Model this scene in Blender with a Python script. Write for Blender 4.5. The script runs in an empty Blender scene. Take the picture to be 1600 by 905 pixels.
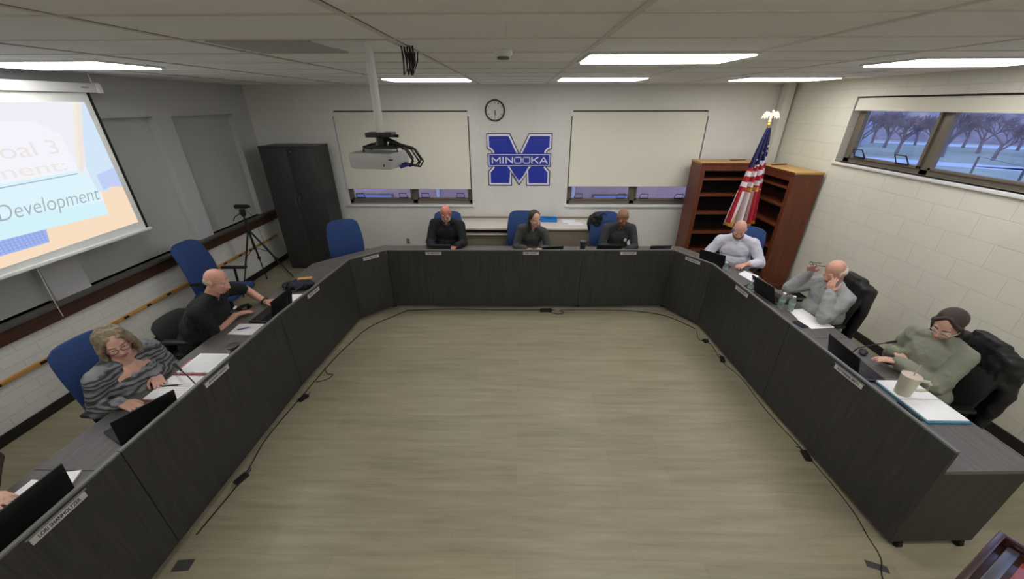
import bpy, bmesh, math, random
from mathutils import Vector, Matrix, Euler, noise
random.seed(7)
V = Vector
PI = math.pi
SC = bpy.context.scene
COL = SC.collection

# ------------------------------------------------------------------ camera, world, light
ROOM_X0, ROOM_X1, ROOM_Y1, ROOM_Y0, ROOM_H = -4.51, 4.31, 6.842, -3.2, 2.979
cam_d = bpy.data.cameras.new('camera'); cam = bpy.data.objects.new('camera', cam_d); COL.objects.link(cam)
cam_d.sensor_width = 36.0; cam_d.lens = 586.87 / 1600 * 36.0
cam_d.clip_start = 0.05; cam_d.clip_end = 400
_yaw, _p, _r = -.0188, .4581, -.0016
_fw = V((math.sin(_yaw)*math.cos(_p), math.cos(_yaw)*math.cos(_p), -math.sin(_p)))
_rt = V((math.cos(_yaw), -math.sin(_yaw), 0)); _up = _rt.cross(_fw)
_r2 = _rt*math.cos(_r) + _up*math.sin(_r); _u2 = _up*math.cos(_r) - _rt*math.sin(_r)
cam.matrix_world = Matrix(((_r2.x, _u2.x, -_fw.x, 0), (_r2.y, _u2.y, -_fw.y, 0), (_r2.z, _u2.z, -_fw.z, 2.69), (0, 0, 0, 1)))
SC.camera = cam
SC.view_settings.view_transform = 'Standard'; SC.view_settings.look = 'None'
SC.view_settings.exposure = 0.0; SC.view_settings.gamma = 1.0; SC.view_settings.use_curve_mapping = False

world = bpy.data.worlds.new('dusk_sky'); SC.world = world; world.use_nodes = True
wn = world.node_tree.nodes; wl = world.node_tree.links
bg = wn['Background']
tc = wn.new('ShaderNodeTexCoord'); sp = wn.new('ShaderNodeSeparateXYZ'); cr = wn.new('ShaderNodeValToRGB')
wl.new(tc.outputs['Generated'], sp.inputs[0]); wl.new(sp.outputs['Z'], cr.inputs[0])
cr.color_ramp.elements[0].position = 0.0; cr.color_ramp.elements[0].color = (.62, .66, .92, 1)
cr.color_ramp.elements[1].position = 0.5; cr.color_ramp.elements[1].color = (.34, .44, .88, 1)
wl.new(cr.outputs[0], bg.inputs[0]); bg.inputs[1].default_value = 1.9
LAMP = 11.2          # radiance of the ceiling lights' diffusers

# ------------------------------------------------------------------ materials
def lin(c): return tuple(((x/12.92) if x <= .04045 else ((x+.055)/1.055)**2.4) for x in c)
def rgb(r, g, b): return lin((r/255, g/255, b/255))
MATS = {}
def mat(name, col, rough=.6, metal=0, spec=.5, bump=0, bscale=60, var=0, vscale=4, stretch=None, col2=None, emit=None, es=1, alpha=1, trans=0, coat=0):
    m = bpy.data.materials.new(name); m.use_nodes = True; MATS[name] = m
    nt = m.node_tree; N = nt.nodes; L = nt.links; b = N['Principled BSDF']
    b.inputs['Base Color'].default_value = (*col, 1); b.inputs['Roughness'].default_value = rough
    b.inputs['Metallic'].default_value = metal; b.inputs['Specular IOR Level'].default_value = spec
    if coat: b.inputs['Coat Weight'].default_value = coat; b.inputs['Coat Roughness'].default_value = .25
    if trans: b.inputs['Transmission Weight'].default_value = trans; b.inputs['IOR'].default_value = 1.3
    if emit: b.inputs['Emission Color'].default_value = (*emit, 1); b.inputs['Emission Strength'].default_value = es
    vec = None
    if var or bump:
        t = N.new('ShaderNodeTexCoord'); mp = N.new('ShaderNodeMapping'); L.new(t.outputs['Object'], mp.inputs[0])
        if stretch: mp.inputs['Scale'].default_value = stretch
        vec = mp.outputs[0]
    if var:
        n = N.new('ShaderNodeTexNoise'); n.inputs['Scale'].default_value = vscale; n.inputs['Detail'].default_value = 6; n.inputs['Roughness'].default_value = .65
        L.new(vec, n.inputs['Vector'])
        r = N.new('ShaderNodeValToRGB'); L.new(n.outputs['Fac'], r.inputs[0])
        c2 = col2 or tuple(x*(1-var) for x in col)
        c1 = tuple(min(1, x*(1+var*.6)) for x in col) if not col2 else col
        r.color_ramp.elements[0].position = .35; r.color_ramp.elements[0].color = (*c2, 1)
        r.color_ramp.elements[1].position = .65; r.color_ramp.elements[1].color = (*c1, 1)
        L.new(r.outputs[0], b.inputs['Base Color'])
    if bump:
        n2 = N.new('ShaderNodeTexNoise'); n2.inputs['Scale'].default_value = bscale; n2.inputs['Detail'].default_value = 3; L.new(vec, n2.inputs['Vector'])
        bp = N.new('ShaderNodeBump'); bp.inputs['Strength'].default_value = bump; bp.inputs['Distance'].default_value = .01
        L.new(n2.outputs['Fac'], bp.inputs['Height']); L.new(bp.outputs[0], b.inputs['Normal'])
    return m

def block_mat(name, col, axes, bw=.44, bh=.22, strength=.35, groove=.9):
    """painted masonry: running bond read from world position, joints as grooves"""
    m = mat(name, col, .55, var=.04, vscale=1.5)
    nt = m.node_tree; N = nt.nodes; L = nt.links; b = N['Principled BSDF']
    g = N.new('ShaderNodeNewGeometry'); s = N.new('ShaderNodeSeparateXYZ'); c = N.new('ShaderNodeCombineXYZ')
    L.new(g.outputs['Position'], s.inputs[0]); L.new(s.outputs[axes[0]], c.inputs[0]); L.new(s.outputs['Z'], c.inputs[1])
    br = N.new('ShaderNodeTexBrick'); L.new(c.outputs[0], br.inputs['Vector'])
    br.inputs['Color1'].default_value = (1, 1, 1, 1); br.inputs['Color2'].default_value = (.97, .97, .97, 1); br.inputs['Mortar'].default_value = (0, 0, 0, 1)
    br.inputs['Scale'].default_value = 1; br.inputs['Brick Width'].default_value = bw; br.inputs['Row Height'].default_value = bh
    br.inputs['Mortar Size'].default_value = .006; br.inputs['Mortar Smooth'].default_value = .4
    n = N.new('ShaderNodeTexNoise'); n.inputs['Scale'].default_value = 90; L.new(g.outputs['Position'], n.inputs['Vector'])
    ma = N.new('ShaderNodeMath'); ma.operation = 'MULTIPLY_ADD'; ma.inputs[1].default_value = .12
    L.new(n.outputs['Fac'], ma.inputs[0]); L.new(br.outputs['Color'], ma.inputs[2])
    bp = N.new('ShaderNodeBump'); bp.inputs['Strength'].default_value = strength; bp.inputs['Distance'].default_value = .012
    L.new(ma.outputs[0], bp.inputs['Height']); L.new(bp.outputs[0], b.inputs['Normal'])
    old = b.inputs['Base Color'].links[0].from_socket
    mx = N.new('ShaderNodeMix'); mx.data_type = 'RGBA'; mx.blend_type = 'MULTIPLY'
    L.new(old, mx.inputs['A']); mx.inputs['B'].default_value = (groove, groove, groove, 1)
    L.new(br.outputs['Fac'], mx.inputs['Factor']); L.new(mx.outputs['Result'], b.inputs['Base Color'])
    return m

def wood_mat(name, dark, light, axis='Z', rough=.45, scale=1.0, coat=0, grain=22):
    m = bpy.data.materials.new(name); m.use_nodes = True
    N = m.node_tree.nodes; L = m.node_tree.links; b = N['Principled BSDF']
    t = N.new('ShaderNodeNewGeometry'); mp = N.new('ShaderNodeMapping'); L.new(t.outputs['Position'], mp.inputs[0])
    sc = {'X': (1.1, grain, grain), 'Y': (grain, 1.1, grain), 'Z': (grain, grain, 1.1)}[axis]
    mp.inputs['Scale'].default_value = tuple(x*scale for x in sc)
    n = N.new('ShaderNodeTexNoise'); n.inputs['Scale'].default_value = 2.2; n.inputs['Detail'].default_value = 8; n.inputs['Roughness'].default_value = .7; n.inputs['Distortion'].default_value = .6
    L.new(mp.outputs[0], n.inputs['Vector'])
    r = N.new('ShaderNodeValToRGB'); L.new(n.outputs['Fac'], r.inputs[0])
    r.color_ramp.elements[0].position = .36; r.color_ramp.elements[0].color = (*dark, 1)
    r.color_ramp.elements[1].position = .68; r.color_ramp.elements[1].color = (*light, 1)
    L.new(r.outputs[0], b.inputs['Base Color']); b.inputs['Roughness'].default_value = rough
    if coat: b.inputs['Coat Weight'].default_value = coat
    bp = N.new('ShaderNodeBump'); bp.inputs['Strength'].default_value = .08; L.new(n.outputs['Fac'], bp.inputs['Height']); L.new(bp.outputs[0], b.inputs['Normal'])
    return m

def floor_mat():
    m = bpy.data.materials.new('plank_floor'); m.use_nodes = True
    N = m.node_tree.nodes; L = m.node_tree.links; b = N['Principled BSDF']
    g = N.new('ShaderNodeNewGeometry')
    br = N.new('ShaderNodeTexBrick'); L.new(g.outputs['Position'], br.inputs['Vector'])
    br.inputs['Scale'].default_value = 1; br.inputs['Brick Width'].default_value = 1.22; br.inputs['Row Height'].default_value = .18
    br.inputs['Mortar Size'].default_value = .0012; br.inputs['Color1'].default_value = (*rgb(148, 140, 119), 1); br.inputs['Color2'].default_value = (*rgb(140, 132, 112), 1)
    br.inputs['Mortar'].default_value = (*rgb(132, 124, 106), 1); br.offset = .37
    mp = N.new('ShaderNodeMapping'); mp.inputs['Scale'].default_value = (.7, 8, 1); L.new(g.outputs['Position'], mp.inputs[0])
    n = N.new('ShaderNodeTexNoise'); n.inputs['Scale'].default_value = 2.0; n.inputs['Detail'].default_value = 9; n.inputs['Roughness'].default_value = .66; n.inputs['Distortion'].default_value = .12
    L.new(mp.outputs[0], n.inputs['Vector'])
    r = N.new('ShaderNodeValToRGB'); L.new(n.outputs['Fac'], r.inputs[0])
    r.color_ramp.elements[0].position = .3; r.color_ramp.elements[0].color = (.76, .745, .71, 1)
    r.color_ramp.elements[1].position = .68; r.color_ramp.elements[1].color = (1.08, 1.08, 1.08, 1)
    mx = N.new('ShaderNodeMix'); mx.data_type = 'RGBA'; mx.blend_type = 'MULTIPLY'; mx.inputs['Factor'].default_value = 1
    L.new(br.outputs['Color'], mx.inputs['A']); L.new(r.outputs[0], mx.inputs['B']); L.new(mx.outputs['Result'], b.inputs['Base Color'])
    b.inputs['Roughness'].default_value = .42; b.inputs['Specular IOR Level'].default_value = .35
    return m

M_FLOOR = floor_mat()
M_BACKWALL = block_mat('white_block_back', rgb(214, 213, 207), 'X', strength=.18, groove=.97)
M_RIGHTWALL = block_mat('white_block_right', rgb(218, 215, 202), 'Y', strength=.3, groove=.9)
M_LEFTLOW = block_mat('white_block_left', rgb(214, 214, 210), 'Y', bw=.3, bh=.1, strength=.3, groove=.9)
M_LEFTUP = mat('grey_painted_wall', rgb(184, 184, 186), .6, bump=.05, bscale=25)
M_LEFTPANEL = mat('grey_infill_panel', rgb(176, 178, 174), .5, var=.03)
M_CEIL = mat('ceiling_tile', rgb(238, 238, 236), .9, bump=.25, bscale=140, var=.03, vscale=.8)
M_TEE = mat('ceiling_tee', rgb(214, 210, 202), .6)
M_TEE_SHADE = mat('tee_shade_line', rgb(110, 105, 98), .8)  # shadow line beside the tees, put into colour
M_BASE = mat('black_vinyl_base', rgb(22, 22, 22), .5)
M_LAM = wood_mat('charcoal_laminate', rgb(38, 38, 38), rgb(58, 57, 56), 'Z', .5)
M_LAMTOP = wood_mat('charcoal_laminate_top', rgb(84, 81, 79), rgb(106, 101, 98), 'Y', .42)  # panel laminate again, lightened in colour for the light on the desktops
M_LAMTOPX = wood_mat('charcoal_laminate_lit_top_x', rgb(84, 81, 79), rgb(106, 101, 98), 'X', .42)
M_EDGE = mat('grey_edge_band', rgb(108, 108, 106), .35)
M_BLACK = mat('black_plastic', rgb(20, 20, 21), .45)
M_BLACKM = mat('matte_black', rgb(15, 15, 16), .8)
M_RUBBER = mat('black_rubber', rgb(14, 14, 14), .7)
M_SCREEN = mat('dark_screen', rgb(10, 11, 13), .2)
M_CHROME = mat('brushed_metal', rgb(170, 170, 170), .3, metal=1)
M_WHITEM = mat('white_metal', rgb(222, 222, 222), .35)
M_WHITE = mat('white_plastic', rgb(225, 225, 228), .35)
M_PAPER = mat('white_paper', rgb(238, 238, 240), .8)
M_PINK = mat('pink_tab', rgb(214, 110, 130), .7)
M_TEAL = mat('teal_cover', rgb(50, 120, 150), .5)
M_INK = mat('black_ink', rgb(25, 25, 28), .6)
M_BLUEFAB = mat('blue_fabric', rgb(36, 62, 112), .9, bump=.3, bscale=260, var=.12, vscale=60)
M_BLUEINK = mat('blue_pen', rgb(45, 50, 150), .4)
M_BRONZE = mat('bronze_aluminium', rgb(118, 108, 96), .45, metal=.3)
M_SILL = mat('white_sill', rgb(220, 218, 215), .45)
M_BLIND = mat('cream_roller_fabric', rgb(222, 218, 204), .85, bump=.08, bscale=300)
M_BROWN = wood_mat('dark_brown_board', rgb(58, 34, 25), rgb(84, 50, 34), 'Y', .55)
M_LEDGE = mat('dark_grey_ledge', rgb(78, 76, 72), .6)
M_OAK = wood_mat('yellow_oak', rgb(176, 128, 60), rgb(206, 160, 88), 'Y', .5)
M_CHERRY = wood_mat('cherry_veneer', rgb(86, 42, 24), rgb(124, 66, 40), 'Z', .42)
M_CHERRYTOP = mat('pale_cherry_top', rgb(188, 150, 92), .5, var=.12, vscale=3)  # paler and yellower than the cherry sides
M_DARKBACK = mat('dark_back_panel', rgb(28, 25, 24), .8)
M_MAHOG = wood_mat('mahogany', rgb(36, 18, 17), rgb(62, 30, 27), 'X', .3, coat=.5)
M_MAHOGRED = wood_mat('mahogany_inset', rgb(120, 48, 32), rgb(140, 66, 56), 'X', .3, coat=.4)
M_GREYTOP = mat('pale_grey_laminate', rgb(214, 204, 194), .35)
M_TAN = mat('taupe_panel', rgb(134, 122, 106), .6, var=.05)
M_NAVYLINE = mat('navy_outline', rgb(40, 38, 90), .5)
M_LOGOWHITE = mat('logo_white', rgb(225, 226, 238), .5)
M_LOGOBLUE = mat('logo_blue', rgb(30, 48, 160), .5)
M_PLATE = mat('silver_plate', rgb(190, 190, 189), .4)
M_LIGHT = mat('lit_diffuser', (1, 1, 1), .5, emit=(1, .985, .955), es=LAMP)
M_GOLD = mat('gold', rgb(226, 180, 80), .35, metal=.6)
M_CREAMG = mat('pale_gold', rgb(240, 232, 196), .35, metal=.2)
M_FRED = mat('flag_red', rgb(178, 34, 48), .7)
M_FWHITE = mat('flag_white', rgb(224, 218, 222), .7)
M_FBLUE = mat('flag_blue', rgb(34, 32, 78), .7)
M_GLASS = None
def glass_mat():
    m = bpy.data.materials.new('window_glass'); m.use_nodes = True
    N = m.node_tree.nodes; L = m.node_tree.links; N.remove(N['Principled BSDF'])
    t = N.new('ShaderNodeBsdfTransparent'); t.inputs[0].default_value = (.90, .93, .98, 1)
    g = N.new('ShaderNodeBsdfGlossy'); g.inputs['Roughness'].default_value = .02
    x = N.new('ShaderNodeMixShader'); x.inputs[0].default_value = .05
    L.new(t.outputs[0], x.inputs[1]); L.new(g.outputs[0], x.inputs[2]); L.new(x.outputs[0], N['Material Output'].inputs[0])
    return m
M_GLASS = glass_mat()
M_BOTTLE = mat('clear_plastic', rgb(205, 220, 215), .12, trans=.75)
M_CLEARBAG = mat('black_nylon', rgb(12, 12, 14), .6, bump=.5, bscale=30)
M_MUG = mat('cream_enamel', rgb(196, 192, 172), .4)
M_STEEL = mat('steel', rgb(120, 120, 122), .28, metal=.9)
M_BLUEBOX = mat('bright_blue_box', rgb(20, 130, 210), .4)

# ------------------------------------------------------------------ mesh helpers
def frame(z, up=V((0, 0, 1))):
    z = V(z).normalized()
    if abs(z.dot(up)) > .98: up = V((0, 1, 0))
    x = up.cross(z).normalized(); y = z.cross(x)
    return Matrix((x, y, z)).transposed()
class MB:
    def __init__(s): s.bm = bmesh.new(); s.mi = 0
    def _fin(s, vs, M=None):
        if M is not None: bmesh.ops.transform(s.bm, matrix=M, verts=vs)
        fs = {f for v in vs for f in v.link_faces}
        for f in fs: f.material_index = s.mi
        return s
    def box(s, x0, x1, y0, y1, z0, z1, bev=0, M=None):
        r = bmesh.ops.create_cube(s.bm, size=1)
        T = Matrix.Translation(((x0+x1)/2, (y0+y1)/2, (z0+z1)/2)) @ Matrix.Diagonal((abs(x1-x0), abs(y1-y0), abs(z1-z0), 1))
        bmesh.ops.transform(s.bm, matrix=T, verts=r['verts']); vs = r['verts']
        if bev:
            es = {e for v in vs for e in v.link_edges}
            k = bmesh.ops.bevel(s.bm, geom=list(es), offset=bev, segments=2, affect='EDGES', profile=.6)
            vs = list({v for f in k['faces'] for v in f.verts} | {v for v in vs if v.is_valid})
            vs = s._island(vs[0])
        return s._fin(vs, M)
    def _island(s, v):
        seen = {v}; st = [v]
        while st:
            a = st.pop()
            for e in a.link_edges:
                o = e.other_vert(a)
                if o not in seen: seen.add(o); st.append(o)
        return list(seen)
    def cone(s, a, b, r1, r2=None, seg=16, cap=True):
        a, b = V(a), V(b); r2 = r1 if r2 is None else r2; d = b-a
        r = bmesh.ops.create_cone(s.bm, cap_ends=cap, segments=seg, radius1=r1, radius2=r2, depth=d.length)
        M = Matrix.Translation((a+b)/2) @ frame(d).to_4x4()
        return s._fin(r['verts'], M)
    def ell(s, c, rad, R=None, seg=16, ring=10):
        r = bmesh.ops.create_uvsphere(s.bm, u_segments=seg, v_segments=ring, radius=1)
        if not hasattr(rad, '__len__'): rad = (rad,)*3
        M = Matrix.Translation(V(c)) @ (R.to_4x4() if R else Matrix()) @ Matrix.Diagonal((*rad, 1))
        return s._fin(r['verts'], M)
    def cap(s, a, b, r1, r2=None, seg=14):
        r2 = r1 if r2 is None else r2
        s.cone(a, b, r1, r2, seg); s.ell(a, r1, None, seg, 8); return s.ell(b, r2, None, seg, 8)
    def tube(s, pts, r, seg=8, closed=False):
        pts = [V(p) for p in pts]; n = len(pts); rings = []
        up = V((0, 0, 1))
        for i, p in enumerate(pts):
            if closed: t = pts[(i+1) % n]-pts[i-1]
            else: t = pts[min(i+1, n-1)]-pts[max(i-1, 0)]
            F = frame(t); rr = r[i] if hasattr(r, '__len__') else r
            rings.append([s.bm.verts.new(p + F @ V((math.cos(2*PI*k/seg)*rr, math.sin(2*PI*k/seg)*rr, 0))) for k in range(seg)])
        fs = []
        for i in range(n if closed else n-1):
            A, B = rings[i], rings[(i+1) % n]
            for k in range(seg): fs.append(s.bm.faces.new((A[k], A[(k+1) % seg], B[(k+1) % seg], B[k])))
        if not closed: fs.append(s.bm.faces.new(rings[0][::-1])); fs.append(s.bm.faces.new(rings[-1]))
        for f in fs: f.material_index = s.mi
        return s
    def prism(s, poly, d, base=0.0, M=None):
        """2-D polygon (x,y) extruded from z=base by d"""
        vs = [s.bm.verts.new((p[0], p[1], base)) for p in poly]; ws = [s.bm.verts.new((p[0], p[1], base+d)) for p in poly]
        n = len(poly); fs = [s.bm.faces.new(vs[::-1]), s.bm.faces.new(ws)]
        for i in range(n): fs.append(s.bm.faces.new((vs[i], vs[(i+1) % n], ws[(i+1) % n], ws[i])))
        return s._fin(vs+ws, M)
    def lathe(s, prof, c, seg=24, M=None):
        rings = []
        for r, z in prof: rings.append([s.bm.verts.new((c[0]+math.cos(2*PI*k/seg)*max(r, 1e-4), c[1]+math.sin(2*PI*k/seg)*max(r, 1e-4), c[2]+z)) for k in range(seg)])
        for A, B in zip(rings, rings[1:]):
            for k in range(seg): s.bm.faces.new((A[k], A[(k+1) % seg], B[(k+1) % seg], B[k]))
        if prof[0][0] < .01 or prof[0][0] < prof[1][0]*.5: s.bm.faces.new(rings[0][::-1])
        if prof[-1][0] < .01: s.bm.faces.new(rings[-1])
        return s._fin([v for r in rings for v in r], M)
    def quad(s, pts, mi=None):
        f = s.bm.faces.new([s.bm.verts.new(p) for p in pts]); f.material_index = s.mi if mi is None else mi; return s
    def build(s, name, m, parent=None, smooth=True):
        bmesh.ops.recalc_face_normals(s.bm, faces=s.bm.faces[:])
        me = bpy.data.meshes.new(name); s.bm.to_mesh(me); s.bm.free()
        for x in (m if isinstance(m, (list, tuple)) else [m]): me.materials.append(x)
        o = bpy.data.objects.new(name, me); COL.objects.link(o)
        if parent is not None: o.parent = parent
        if smooth: shade(me)
        return o
def shade(me, ang=.6):
    me.polygons.foreach_set('use_smooth', [True]*len(me.polygons))
    try: me.set_sharp_from_angle(angle=ang)
    except Exception: pass
def tag(o, label=None, cat=None, group=None, kind=None):
    if label: o['label'] = label
    if cat: o['category'] = cat
    if group: o['group'] = group
    if kind: o['kind'] = kind
    return o
def empty(name, loc=(0, 0, 0), rz=0):
    o = bpy.data.objects.new(name, None); COL.objects.link(o); o.location = loc; o.rotation_euler = (0, 0, rz); o.empty_display_size = .1
    return o
def structure(o): o['kind'] = 'structure'; return o
def copy_tree(o, parent=None):
    c = o.copy(); COL.objects.link(c)
    if parent is not None: c.parent = parent
    for ch in [x for x in bpy.data.objects if x.parent == o]: copy_tree(ch, c)
    return c
def remesh(o, vox=.007, smooth=4, disp=0, dscale=.05, factor=.6):
    me0 = o.data
    a = o.modifiers.new('r', 'REMESH'); a.mode = 'VOXEL'; a.voxel_size = vox; a.use_smooth_shade = True
    if smooth: b = o.modifiers.new('s', 'SMOOTH'); b.iterations = smooth; b.factor = factor
    if disp:
        t = bpy.data.textures.new('folds', 'CLOUDS'); t.noise_scale = dscale; t.noise_depth = 1
        d = o.modifiers.new('d', 'DISPLACE'); d.texture = t; d.strength = disp; d.mid_level = .5; d.texture_coords = 'LOCAL'
    dg = bpy.context.evaluated_depsgraph_get(); dg.update()
    me = bpy.data.meshes.new_from_object(o.evaluated_get(dg)); o.modifiers.clear(); o.data = me
    if not me.materials:
        for m in me0.materials: me.materials.append(m)
    me.polygons.foreach_set('use_smooth', [True]*len(me.polygons))
    return o
def basis(ex, ey, ez, loc):
    ex, ey, ez = V(ex), V(ey), V(ez)
    return Matrix(((ex.x, ey.x, ez.x, loc[0]), (ex.y, ey.y, ez.y, loc[1]), (ex.z, ey.z, ez.z, loc[2]), (0, 0, 0, 1)))
def text_mesh(s, width, height, M, m, name='lettering', parent=None, depth=.001, shear=0, bold=0):
    c = bpy.data.curves.new('t', 'FONT'); c.body = s; c.align_x = 'CENTER'; c.align_y = 'CENTER'; c.size = 1; c.extrude = .0; c.shear = shear; c.offset = bold
    o = bpy.data.objects.new('t', c); COL.objects.link(o)
    dg = bpy.context.evaluated_depsgraph_get(); dg.update()
    me = bpy.data.meshes.new_from_object(o.evaluated_get(dg)); bpy.data.objects.remove(o); bpy.data.curves.remove(c)
    xs = [v.co.x for v in me.vertices]; ys = [v.co.y for v in me.vertices]
    cx, cy = (min(xs)+max(xs))/2, (min(ys)+max(ys))/2
    sx, sy = width/(max(xs)-min(xs)), height/(max(ys)-min(ys))
    bm = bmesh.new(); bm.from_mesh(me)
    bmesh.ops.transform(bm, matrix=M @ Matrix.Diagonal((sx, sy, 1, 1)) @ Matrix.Translation((-cx, -cy, 0)), verts=bm.verts)
    r = bmesh.ops.extrude_face_region(bm, geom=bm.faces[:])
    nrm = (M.to_3x3() @ V((0, 0, 1))).normalized()*depth
    bmesh.ops.translate(bm, vec=nrm, verts=[v for v in r['geom'] if isinstance(v, bmesh.types.BMVert)])
    bmesh.ops.recalc_face_normals(bm, faces=bm.faces[:])
    bm.to_mesh(me); bm.free(); me.materials.clear(); me.materials.append(m)
    ob = bpy.data.objects.new(name, me); COL.objects.link(ob)
    if parent is not None: ob.parent = parent
    return ob

# ------------------------------------------------------------------ room shell
X0, X1, Y0, Y1, H = ROOM_X0, ROOM_X1, ROOM_Y0, ROOM_Y1, ROOM_H
structure(MB().box(X0-.4, X1+.3, Y0-.2, Y1+.3, -.12, 0).build('floor', M_FLOOR))
structure(MB().box(X0-.4, X1+.3, Y0-.2, Y1+.3, H, H+.1).build('ceiling', M_CEIL))
WZ0, WZ1 = 1.045, 2.60            # back windows
WL = (-3.125, -.845); WR = (.86, 3.11)
b = MB()
for a, c, z0, z1 in ((X0-.4, WL[0], 0, H), (WL[1], WR[0], 0, H), (WR[1], X1+.3, 0, H), (WL[0], WL[1], 0, WZ0), (WL[0], WL[1], WZ1, H), (WR[0], WR[1], 0, WZ0), (WR[0], WR[1], WZ1, H)):
    b.box(a, c, Y1, Y1+.25, z0, z1)
structure(b.build('wall_back', M_BACKWALL, smooth=False))
RY0, RY1, RZ0, RZ1 = 1.0, 5.46, 1.99, 2.775
b = MB(); b.box(X1, X1+.25, Y0-.2, RY0, 0, H); b.box(X1, X1+.25, RY1, Y1, 0, H); b.box(X1, X1+.25, RY0, RY1, 0, RZ0); b.box(X1, X1+.25, RY0, RY1, RZ1, H)
structure(b.build('wall_right', M_RIGHTWALL, smooth=False))
b = MB(); b.box(X0-.25, X0, Y0-.2, Y1, 0, .82)
b.mi = 1; b.box(X0-.25, X0-.02, Y0-.2, Y1, .82, .97); b.box(X0-.25, X0, Y0-.2, Y1, 2.56, H)
for y0, y1 in ((1.35, 1.65), (3.17, 3.50), (5.0, 5.27), (6.42, Y1)): b.box(X0-.25, X0, y0, y1, .97, 2.56)
b.mi = 2; b.box(X0-.25, X0-.09, Y0-.2, Y1, .97, 2.56)
structure(b.build('wall_left', [M_LEFTLOW, M_LEFTUP, M_LEFTPANEL], smooth=False))
structure(MB().box(X0-.4, X1+.3, Y0-.3, Y0-.2, 0, H).build('wall_front', M_RIGHTWALL, smooth=False))
structure(MB().box(X0, X0+.012, Y0, Y1, 0, .1, .003).build('baseboard_left', M_BASE))
structure(MB().box(X1-.012, X1, Y0, Y1, 0, .1, .003).build('baseboard_right', M_BASE))
structure(MB().box(X0, X1, Y1-.012, Y1, 0, .1, .003).build('baseboard_back', M_BASE))
# dark sill under the filled-in left windows, brown board below it, oak strip with black clips
structure(MB().box(X0-.09, X0+.07, Y0, Y1, .935, .97, .004).build('trim_1', M_LEDGE))
structure(MB().box(X0-.02, X0+.03, Y0, Y1, .80, .935, .004).build('trim_2', M_BROWN))
b = MB(); b.box(X0, X0+.022, Y0, Y1-.2, .49, .53, .004)
b.mi = 1
for y in [.6, .9, 1.2, 1.5, 1.8, 2.1, 2.45, 2.80, 3.1, 3.64, 3.93, 4.22, 4.9, 5.25, 5.6, 5.85, 6.12, 6.4]: b.box(X0, X0+.035, y-.025, y+.025, .497, .523, .003)
structure(b.build('trim_3', [M_OAK, M_BLACK]))
structure(MB().box(4.14, 4.27, 6.66, 6.8, 0, H, .01).build('trim_4', mat('white_pipe_cover', rgb(205, 202, 192), .5)))

# ceiling grid: columns 1.034 m apart, rows .56 m apart
b = MB(); GX = [.405+1.034*k for k in range(-5, 5)]; GY = [1.61+.56*k for k in range(-6, 10)]
GX = [x for x in GX if X0 < x < X1]; GY = [y for y in GY if Y0 < y < Y1]
for x in GX: b.box(x-.012, x+.012, Y0, Y1, H-.005, H+.001)
for y in GY: b.box(X0, X1, y-.010, y+.010, H-.004, H+.001)
b.mi = 1  # dark strips painted where the tees' shadow lines fall
for x in GX: b.box(x+.012, x+.018, Y0, Y1, H-.0015, H+.001)
for y in GY: b.box(X0, X1, y+.010, y+.017, H-.0015, H+.001)
structure(b.build('trim_5', [M_TEE, M_TEE_SHADE], smooth=False))

# ------------------------------------------------------------------ ceiling lights
def ceiling_light(x0, x1, y0, y1, label):
    t = empty('ceiling_light', ((x0+x1)/2, (y0+y1)/2, H)); w, d = (x1-x0)/2, (y1-y0)/2
    f = MB(); f.box(-w-.02, w+.02, -d-.02, -d, -.014, -.001); f.box(-w-.02, w+.02, d, d+.02, -.014, -.001); f.box(-w-.02, -w, -d, d, -.014, -.001); f.box(w, w+.02, -d, d, -.014, -.001)
    f.build('light_frame', M_WHITEM, t, smooth=False)
    MB().box(-w, w, -d, d, -.022, -.003).build('diffuser', M_LIGHT, t, smooth=False)  # set below the frame so its glowing sides brighten the ceiling
    return tag(t, label, 'ceiling light', 'lit ceiling light panels')
ceiling_light(.45, 1.46, 2.74, 3.25, 'lit ceiling light panel nearest the camera, right of the middle of the ceiling')
ceiling_light(.50, 1.50, 5.05, 5.60, 'lit ceiling light panel at the back, above the right half of the back wall windows')
ceiling_light(-1.64, -.64, 5.08, 5.62, 'lit ceiling light panel at the back, behind the projector pole')
ceiling_light(2.74, 3.80, 5.15, 5.68, 'lit ceiling light panel at the back, next to the right wall corner')
ceiling_light(2.80, 3.85, 3.08, 3.60, 'lit ceiling light panel in front of the high right window')
ceiling_light(-4.08, -3.03, 3.08, 3.62, 'lit ceiling light panel above the projection screen')
for x, y, n in ((.45, .48, 'above the camera'), (2.72, .48, 'above the lectern'), (-2.9, .48, 'above the near left desk'), (.45, -1.76, 'behind the camera'), (2.72, -1.76, 'behind the lectern'), (-2.9, -1.76, 'in the near left corner')):  # unseen panels added to raise the room's ambient light
    ceiling_light(x, x+1.01, y, y+.52, 'added unseen ceiling light panel %s, for ambient light' % n)

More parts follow.
